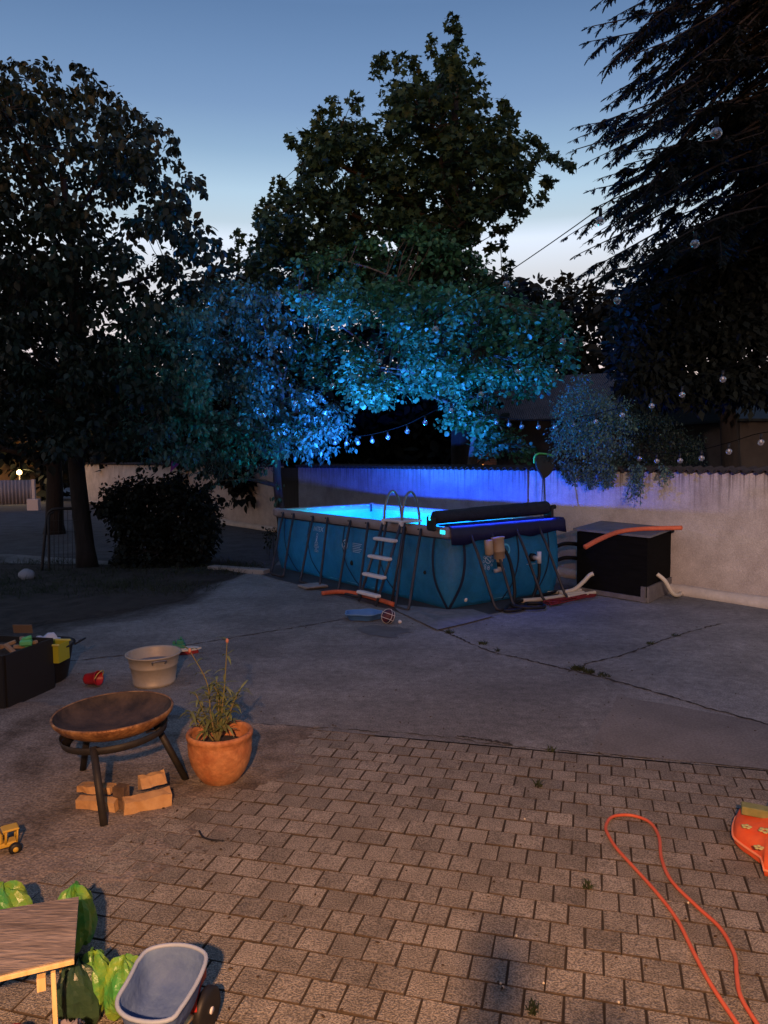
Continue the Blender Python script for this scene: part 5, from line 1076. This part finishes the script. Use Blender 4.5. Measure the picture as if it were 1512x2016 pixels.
# 4 slim tree at the pool's left corner
yt = thing('walnut_sapling', (-2.35, 17.9, 0), 'slim-trunked young tree behind the left corner of the pool, lit blue', 'tree')
py = [(350, 600), (420, 555), (500, 560), (560, 570), (580, 620), (575, 690), (560, 730), (600, 760), (670, 800), (680, 850), (640, 880), (590, 890), (560, 900), (500, 915), (440, 930), (400, 940), (350, 900), (330, 800), (335, 700)]
tY = twigs_in(py, 360, 16.9, 1.5, [(610, 720, 50, 40), (500, 935, 60, 20)], .9, rg); 
tY = tY + twigs_in([(230, 640), (330, 590), (420, 600), (400, 900), (300, 920), (240, 880)], 130, 15.2, 1.0, (), 0, rg)  # extra paler leaves added to show lamp light beside the linden
tY2 = [W(a, b_, 16.6) for a, b_ in ((700, 862), (690, 880), (640, 900), (610, 905), (460, 945), (430, 950), (545, 985), (548, 955), (410, 958), (520, 925), (480, 940), (655, 885))]; foliage(tY, 36, .28, .092, OVATE, M_LEAF3, yt, .8, seed=6, extra=[(tY2, 14, .14)])
tb0 = W(561, 1000, 17.9); x = MB(); limbs(x, Vector((tb0.x, 17.9, -.05)), Vector((tb0.x - .35, 17.6, 5.6)), .10, tY + tY2, rg, 14, .010, .5); x.build('trunk', M_BARK, yt)
# 5 the tall maple behind the wall
mp_ = thing('maple_tree', (1.9, 18.9, 0), 'tall maple with a pointed top rising behind the garden wall', 'tree')
polyM = [(880, 60), (893, 45), (903, 60), (905, 100), (920, 110), (935, 135), (945, 170), (950, 215), (960, 235), (985, 235), (1010, 262), (1050, 275), (1070, 300), (1095, 315), (1060, 335), (1068, 370), (1045, 395), (1005, 410), (1010, 435), (965, 440), (940, 460), (960, 500), (985, 530), (1000, 565), (950, 600), (820, 610), (700, 605), (600, 600), (540, 590), (480, 560), (470, 520), (500, 480), (505, 440), (530, 400), (560, 370), (590, 350), (590, 310), (610, 290), (610, 260), (640, 235), (680, 225), (700, 230), (735, 230), (745, 195), (735, 165), (755, 145), (790, 150), (830, 165), (850, 140), (870, 110)]
holesM = [(800, 250, 12, 9), (920, 250, 10, 10), (655, 270, 9, 9), (590, 395, 12, 8), (980, 330, 14, 7), (1000, 370, 16, 7), (930, 420, 16, 9), (760, 200, 9, 10), (720, 360, 14, 8), (830, 350, 9, 8), (650, 400, 12, 8), (742, 255, 16, 20), (770, 290, 12, 16), (740, 325, 10, 12), (845, 240, 14, 8), (900, 165, 8, 8), (655, 330, 14, 8), (615, 430, 16, 8), (690, 420, 30, 12), (745, 460, 26, 12), (790, 480, 20, 22), (810, 520, 14, 14), (865, 450, 12, 10), (905, 480, 12, 10), (560, 545, 30, 10), (620, 455, 14, 10), (900, 380, 10, 8), (700, 300, 10, 10), (835, 290, 10, 12)]
tM = twigs_in(polyM, 640, 18.9, 2.0, holesM, .93, rg, 15)
eM = [(893, 38), (888, 52), (900, 58), (902, 75), (890, 90), (850, 82), (852, 100), (868, 120), (752, 108), (745, 125), (757, 132), (740, 148), (784, 116), (792, 132), (812, 116), (820, 132), (830, 150), (935, 118), (948, 160), (955, 195), (958, 205), (992, 202), (994, 215), (988, 232), (1007, 228), (1003, 242), (657, 198), (654, 215), (695, 196), (702, 210), (630, 222), (624, 238), (602, 258), (612, 272), (571, 274), (580, 282), (596, 292), (592, 330), (597, 345), (554, 358), (562, 372), (540, 380), (528, 400), (511, 412), (508, 436), (469, 460), (472, 476), (456, 500), (465, 520), (1040, 272), (1054, 275), (1066, 292), (1085, 308), (1100, 316), (1112, 320), (1122, 325), (1076, 350), (1080, 360), (1068, 385), (1056, 400), (1030, 415), (1016, 432), (1002, 445), (990, 450), (978, 452), (985, 480), (1000, 520), (994, 545), (1012, 555), (968, 485), (930, 470), (1040, 330)]
tMe = [W(a, b_, 18.9 + rg.uniform(-1, 1)) for a, b_ in eM]
foliage(tM, 44, .31, .118, MAPLE, M_LEAF2, mp_, .45, 'crown', seed=8, extra=[(tMe, 26, .17)])
x = MB(); limbs(x, Vector((1.9, 18.9, -.05)), Vector((1.85, 19.0, 11.4)), .24, tM + tMe, rg, 22, .014, .55); x.build('trunk', M_BARKD, mp_)
# 6 the lower hazel reaching over the wall, lit by the pool
hz = thing('hazel_tree', (2.1, 17.3, 0), 'round-leaved tree leaning over the wall above the pool, lit teal', 'tree')
ph_ = [(575, 590), (640, 565), (740, 560), (850, 560), (960, 575), (1050, 600), (1130, 640), (1130, 700), (1090, 750), (1030, 780), (990, 790), (950, 800), (890, 815), (870, 780), (820, 760), (780, 790), (740, 795), (690, 790), (655, 720), (700, 680), (760, 665), (720, 640), (640, 640), (590, 615)]
tH = twigs_in(ph_, 430, 16.0, 1.6, [(610, 720, 70, 45), (760, 735, 30, 12), (1040, 672, 18, 8), (960, 690, 12, 8), (840, 630, 10, 8)], .92, rg); 
tH = tH + twigs_in([(560, 560), (600, 500), (700, 470), (800, 455), (900, 470), (960, 520), (980, 580), (560, 590)], 120, 17.4, 1.0, holesM, .9, rg) + twigs_in([(600, 600), (700, 640), (700, 740), (580, 760), (560, 680)], 36, 17.6, .8, (), 0, rg)  # extra paler leaves added so the lamp light fades up into the maple
pl2 = [(700, 790), (760, 800), (800, 820), (780, 832), (730, 818), (860, 800), (900, 830), (960, 860), (1000, 870), (1030, 890), (990, 905), (950, 880), (915, 870), (880, 845)]
tH2 = twigs_in([(880, 800), (960, 810), (1030, 850), (1040, 900), (960, 905), (925, 870), (870, 840)], 60, 16.3, .8, [(960, 900, 30, 14)], .9, rg); foliage(tH, 34, .29, .086, ROUND, M_LEAF4, hz, .35, seed=10, extra=[(tH2, 22, .22)])
x = MB(); limbs(x, Vector((2.1, 17.6, -.05)), Vector((1.9, 16.6, 5.2)), .13, tH + tH2, rg, 20, .013, .8)
P = curve([W(905, 760, 16.6), W(918, 735, 16.2), W(933, 715, 16.0), W(938, 690, 15.9), W(942, 672, 15.8)], 4); x.tube(P, [.06 - .002 * i for i in range(len(P))], 8)
x.tube(curve([W(700, 640, 15.2), W(660, 632, 15), W(690, 655, 15.1), W(720, 680, 15.2), W(760, 700, 15.5)], 4), .016, 6)
x.build('trunk', M_BARK, hz)
# 7 background trees that close the horizon
def backtree(cx, cy, rx, ry, Y, label, seed, n=120, size=.34, mt=M_DARKLEAF, per=26, sp_=.7):
    b = W(cx, 950, Y); o = thing('background_tree', (b.x, Y, 0), label, 'tree', 'dark trees closing the view behind the wall')
    poly = [(cx + rx * math.cos(a) * rg.uniform(.85, 1.1), cy + ry * math.sin(a) * rg.uniform(.85, 1.1)) for a in np.linspace(0, 2 * PI, 18)[:-1]]
    t_ = twigs_in(poly, n, Y, 1.8, (), 0, rg); foliage(t_, per, sp_, size, OVATE, mt, o, .3, seed=seed)
    top = W(cx, cy - ry * .5, Y); x = MB(); limbs(x, Vector((b.x, Y, -.05)), top, .2, t_, rg, 6, .02, .1); x.build('trunk', M_BARKD, o)
backtree(520, 760, 150, 230, 25, 'dark tree behind the slim blue-lit tree', 21)
backtree(690, 790, 130, 170, 26, 'dark tree showing under the left side of the maple', 22)
backtree(850, 790, 140, 190, 26, 'dark tree standing straight behind the pool', 23)
backtree(1080, 690, 130, 150, 34, 'dark tree with small sky gaps right of the maple', 24, 90, .30)
backtree(1000, 640, 110, 100, 28, 'dark tree top just under the right limbs of the maple', 25, 80)
backtree(1190, 760, 120, 200, 32, 'dark tree behind the hanging vine', 26, 120)
backtree(455, 640, 100, 130, 27, 'dark round tree filling the gap between the left tree and the maple', 32, 110, .30)
backtree(300, 830, 130, 150, 38, 'low dark tree far behind the left bush', 27, 110, .5, per=30, sp_=1)
backtree(80, 830, 160, 140, 42, 'low dark tree far off at the left', 28, 110, .5, per=30, sp_=1.1)
backtree(430, 860, 90, 120, 30, 'dark shrubby tree over the far wall', 29, 110, .35)
fw = MB(); _t = []
for _ in range(1700):
    X_ = rg.uniform(-75, 75); _t.append(Vector((X_, 62 + rg.uniform(-3, 3), rg.random() ** .8 * (7.6 + 1.6 * math.sin(X_ * .21) + 1.0 * math.sin(X_ * .53 + 1)))))
o_ = foliage(_t, 26, 1.5, .95, OVATE, M_DARKLEAF, None, .3, 'far_wood', seed=51); tag(o_, 'low dark line of far-off trees closing the horizon', 'trees', kind='stuff')
# 8 right: yew mass and the big fir
yw = thing('yew_tree', (7.0, 16.5, 0), 'solid black yew mass behind the right part of the wall', 'tree')
pyw = [(1215, 700), (1225, 600), (1260, 545), (1300, 505), (1340, 470), (1420, 420), (1520, 395), (1750, 380), (1750, 760), (1500, 780), (1400, 785), (1290, 795), (1240, 760)]
tW = twigs_in(pyw, 900, 15.2, 1.5, (), 0, rg); foliage(tW, 40, .42, .17, SMALL, M_FIR, yw, .5, seed=31); 
x = MB(); limbs(x, Vector((7.0, 15.6, -.05)), Vector((7.2, 15.6, 5)), .25, tW, rg, 10, .02, .1); x.build('trunk', M_BARKD, yw)
fir = thing('fir_tree', (9.2, 14.2, 0), 'huge fir with long drooping needle branches at the upper right', 'tree')
def fir_tree():
    rs = random.Random(5); trunk = MB(); tx, ty = 9.2, 14.2; trunk.tube([(tx, ty, -.1), (tx, ty, 8), (tx, ty, 17)], [.38, .26, .08], 12)
    tips = [(1182, 4), (1165, 52), (1160, 82), (1195, 130), (1205, 185), (1200, 205), (1142, 248), (1136, 272), (1134, 294), (1160, 318), (1172, 372), (1185, 350), (1180, 405), (1116, 466), (1140, 500), (1145, 540), (1170, 548), (1225, 100), (1215, 30), (1250, 160),
            (1190, 560), (1230, 590), (1165, 470), (1230, 420), (1240, 300), (1260, 240), (1255, 350), (1290, 200), (1300, 330), (1290, 440), (1330, 260), (1320, 150), (1250, 510), (1340, 400), (1370, 330), (1350, 60), (1270, 50), (1400, 200), (1390, 120), (1420, 350), (1440, 280), (1450, 430), (1480, 380), (1470, 180), (1500, 300), (1430, 20), (1500, 90), (1380, 480), (1310, 500),
            (1230, -30), (1290, -20), (1350, -40), (1200, -60), (1420, -60), (1480, 10), (1210, 480), (1270, 400), (1350, 190), (1300, 90), (1440, 100), (1210, 260), (1200, 320)]
    inner = [(x_ + rs.uniform(30, 90), y_ + rs.uniform(-70, 40)) for x_, y_ in tips if x_ < 1400][::2]; tips = tips + inner + [(rs.uniform(1250, 1560), rs.uniform(-40, 420)) for _ in range(14)]
    C = []; A = []; Nn = []; S = []
    wood = trunk
    def spray(p, d, L):
        nb = max(2, int(L / .034)); d = d.normalized()
        for i in range(nb):
            q = p + d * (L * i / nb) + Vector((0, 0, -.10 * (i / nb) ** 2 * L))
            for sgn in (-1, 1):
                s_ = d.cross(Vector((0, 0, 1))).normalized() * sgn; a = d * .8 + s_ * rs.uniform(.35, .8) + Vector((0, 0, rs.uniform(-.35, .05)))
                C.append(q); A.append(a); Nn.append(Vector((rs.gauss(0, .3), rs.gauss(0, .3), 1))); S.append(rs.uniform(.055, .105))
    def bough(P, Lmax):
        k = len(P)
        for i in range(int(k * .12), k):
            d = (P[min(i + 1, k - 1)] - P[i - 1]).normalized(); sd_ = d.cross(Vector((0, 0, 1))).normalized(); u = i / (k - 1)
            L = Lmax * (.25 + .75 * (1 - u) ** .8) * min(1, .35 + u * 2)
            for sgn in (-1, 1):
                spray(P[i], d * rs.uniform(.5, 1.0) + sd_ * sgn * rs.uniform(.3, .9) + Vector((0, 0, rs.uniform(-.75, .1))), L * rs.uniform(.5, 1.15))
            if rs.random() < .75: spray(P[i], d * rs.uniform(.2, .7) + Vector((rs.gauss(0, .3), rs.gauss(0, .3), -.7)), L * rs.uniform(.4, .8))
        spray(P[-1], (P[-1] - P[-3]), .16)
    for (px, py_) in tips:
        Yt = 12.4 + rs.uniform(-1.8, 1.9); tip = W(px, py_, Yt); hd_ = math.hypot(tip.x - tx, tip.y - ty)
        root = Vector((tx, ty, tip.z + hd_ * rs.uniform(.22, .85)))
        P = curve([root, root.lerp(tip, .33) + Vector((rs.gauss(0, .15), rs.gauss(0, .2), rs.uniform(-.05, .45))), root.lerp(tip, .7) + Vector((rs.gauss(0, .1), rs.gauss(0, .15), rs.uniform(-.15, .25))), tip], 9); k = len(P)
        wood.tube(P, [.034 * (1 - .9 * i / (k - 1)) + .003 for i in range(k)], 6)
        bough(P, .42)
        for q in range(9):
            i = int(k * rs.uniform(.25, .9)); d = (P[i] - P[i - 1]).normalized(); sd_ = d.cross(Vector((0, 0, 1))).normalized() * rs.choice((-1, 1)); L = 1.25 * (1 - i / k) + .25
            e = P[i] + (d * .75 + sd_ * .6 + Vector((0, 0, rs.uniform(-.45, -.05)))) * L; B = curve([P[i], P[i].lerp(e, .5) + Vector((0, 0, .05)), e], 5)
            wood.tube(B, [.011 * (1 - .8 * j / (len(B) - 1)) + .002 for j in range(len(B))], 4, caps=False); bough(B, .26)
    f = lambda q: np.array([tuple(v) for v in q], float)
    sh_ = [(0, 0, 0), (.17, .10, 0), (.09, .30, 0), (.19, .42, 0), (.10, .60, 0), (.15, .74, 0), (.02, 1.1, 0), (-.15, .74, 0), (-.10, .60, 0), (-.19, .42, 0), (-.09, .30, 0), (-.17, .10, 0)]
    leafmesh('crown', f(C), f(A), f(Nn), np.array(S), sh_, [tuple(range(12))], M_FIR, fir); trunk.build('trunk', M_BARKD, fir); print('fir sprigs', len(C))
fir_tree()
# 9 vine hanging over the wall
vn = thing('climbing_vine', Wp(2.9, 0, -.4), 'small-leaved climbing vine spilling over the wall, lit teal on its left, with shade put into the darker right leaves', 'vine')
pv = [(1100, 780), (1125, 750), (1150, 742), (1185, 760), (1200, 780), (1235, 790), (1250, 830), (1245, 880), (1235, 915), (1180, 925), (1120, 930), (1098, 900), (1090, 860), (1098, 820)]
tV = twigs_in(pv, 230, 13.7, .7, (), 0, rg); foliage(tV, 42, .20, .050, SMALL, M_VINE, vn, .7, 'foliage', seed=41)
tV2 = twigs_in([(1240, 800), (1330, 830), (1380, 860), (1370, 905), (1290, 920), (1230, 915)], 110, 13.2, .6, (), 0, rg); foliage(tV2, 36, .22, .05, SMALL, M_LEAF, vn, .7, 'shade_toned_foliage', seed=42)  # darker leaf colour stands for shade on the vine's right side
x = MB(); tt_ = []
for k in range(46):
    px = rg.choice([rg.uniform(1105, 1160), rg.uniform(1150, 1210), rg.uniform(1225, 1310)]); L = rg.uniform(.15, .45) if px < 1225 else rg.uniform(.2, .75) * (1 - abs(px - 1262) / 90)
    if L < .08: continue
    t = min(np.arange(0, 7, .05), key=lambda t: abs((lambda p: 756 + F * ((p - Vector((0, 0, HC))).dot(CR) / (p - Vector((0, 0, HC))).dot(CW)))(Wp(t, 2, .2)) - px))
    p = Wp(t, 2.08, .17 + rg.uniform(0, .06)); P = [p]; d = Vector((rg.gauss(0, .25), 0, 0)) + WD * rg.gauss(0, .35)
    for i in range(6): P.append(P[-1] + Vector((0, 0, -L / 6)) + d * L / 6 + Vector((rg.gauss(0, .012), rg.gauss(0, .012), 0)))
    x.tube(P, .004, 4, caps=False); tt_ += [P[i].lerp(P[i + 1], rg.random()) for i in range(6)] + P[1:]
foliage(tt_, 7, .045, .045, SMALL, M_VINE, vn, .6, 'tendrils', seed=43); x.build('stems', M_BARKD, vn)
# small plant at the pool's left corner
sp_l = thing('ground_plant', G(528, 1118), 'small leafy plant against the left end of the pool', 'plant'); tpz = [G(a, b_, .3) + Vector((0, .4, rg.uniform(-.1, .3))) for a, b_ in ((520, 1070), (528, 1062), (524, 1080), (533, 1075))]
foliage(tpz, 30, .16, .06, OVATE, M_LEAF, sp_l, .3, 'leaves', seed=44); x = MB(); [x.tube([Vector((p.x, p.y, 0)), p], .006, 5) for p in tpz]; x.build('stems', M_BARKD, sp_l)

# ------------------------------------------------------------------ festoon lights
M_GLASS = bpy.data.materials.new('bulb_glass'); M_GLASS.use_nodes = True; t = M_GLASS.node_tree; N = t.nodes; N.remove(N['Principled BSDF'])
a_ = N.new('ShaderNodeBsdfTransparent'); b_ = N.new('ShaderNodeBsdfGlossy'); b_.inputs['Roughness'].default_value = .12; c_ = N.new('ShaderNodeBsdfDiffuse'); c_.inputs[0].default_value = (.8, .75, .8, 1)
lw = N.new('ShaderNodeLayerWeight'); lw.inputs[0].default_value = .35; m1 = N.new('ShaderNodeMixShader'); m2 = N.new('ShaderNodeMixShader'); m2.inputs[0].default_value = .09
t.links.new(lw.outputs['Facing'], m1.inputs[0]); t.links.new(a_.outputs[0], m1.inputs[1]); t.links.new(b_.outputs[0], m1.inputs[2]); t.links.new(m1.outputs[0], m2.inputs[1]); t.links.new(c_.outputs[0], m2.inputs[2]); t.links.new(m2.outputs[0], N['Material Output'].inputs[0])
M_CABLE = mat('cable_rubber', (.004, .004, .004), rough=1, spec=.05)
M_FIL = mat('bulb_core', (.75, .68, .62), rough=.4)
def strand(pts, label, lead=None):
    """pts: (px, py, depth) of bulbs"""
    P3 = [W(a, b, d) for a, b, d in pts]; o = thing('string_light', P3[0], label, 'string lights', 'bulb strings crossing the yard')
    P = ([lead] if lead else []) + [p + Vector((0, 0, .13)) for p in P3]; x = MB(); x.tube(curve(P, 4), .006, 5); x.build('cable', M_CABLE, o)
    for p in P3:
        x = MB(); x.ball(p, .045, 14, 10); bu_ = x.build('bulb', M_GLASS, o)
        x = MB(); x.tube([p + Vector((0, 0, .04)), p + Vector((0, 0, .12))], .018, 8); x.build('socket', M_BLACK, bu_)
        x = MB(); x.tube([p + Vector((0, 0, .04)), p + Vector((0, 0, .0))], [.012, .016], 6); x.build('filament', M_FIL, bu_)
strand([(1410, 262, 6.3), (1182, 435, 7.8), (997, 560, 9.3), (857, 648, 10.6), (747, 712, 11.8), (655, 759, 12.8), (581, 794, 13.7), (520, 817, 14.5), (470, 835, 15.2), (425, 846, 15.7), (377, 850, 16.1), (339, 852, 16.5), (307, 851, 16.9), (276, 849, 17.2)], 'steepest string of clear bulbs, running from the fir down to the left tree', W(1760, -60, 4.6))
strand([(1368, 480, 8), (1215, 592, 9.2), (1108, 672, 10.3), (1020, 732, 11.2), (947, 776, 12), (888, 808, 12.8), (837, 832, 13.4), (802, 849, 13.9), (764, 861, 14.4), (733, 868, 14.9), (705, 872, 15.3), (682, 873, 15.7), (660, 872, 16)], 'second string of clear bulbs, ending low over the middle of the pool', W(1640, 250, 6.4))
strand([(1423, 747, 10.5), (1343, 777, 11.2), (1283, 799, 11.8), (1225, 817, 12.4), (1173, 830, 12.9), (1130, 837, 13.4), (1092, 841, 13.8), (1060, 841, 14.2), (1027, 840, 14.6), (1002, 836, 15), (977, 832, 15.4), (956, 825, 15.8), (933, 812, 16.2)], 'third string of bulbs, passing in front of the vine and the tiled roof', W(1600, 670, 9.5))
strand([(1498, 871, 10.6), (1435, 889, 11.1), (1381, 902, 11.6), (1339, 907, 12.1), (1293, 908, 12.5), (1259, 903, 12.8)], 'lowest string of bulbs, just above the right part of the wall', W(1580, 845, 10.2))
x = MB(); pz = [W(a, b, 15.2) for a, b in ((335, 930), (338, 908), (352, 914))]; x.add(pz + [p + Vector((0, .01, 0)) for p in pz], [(0, 1, 2), (5, 4, 3), (0, 3, 4, 1), (1, 4, 5, 2), (2, 5, 3, 0)]); tag(x.build('pennant', mat('purple_cloth', (.30, .06, .36), rough=.8)), 'small purple pennant hanging among the left leaves', 'pennant')
print('objects', len(bpy.data.objects), 'polys', sum(len(m.polygons) for m in bpy.data.meshes))
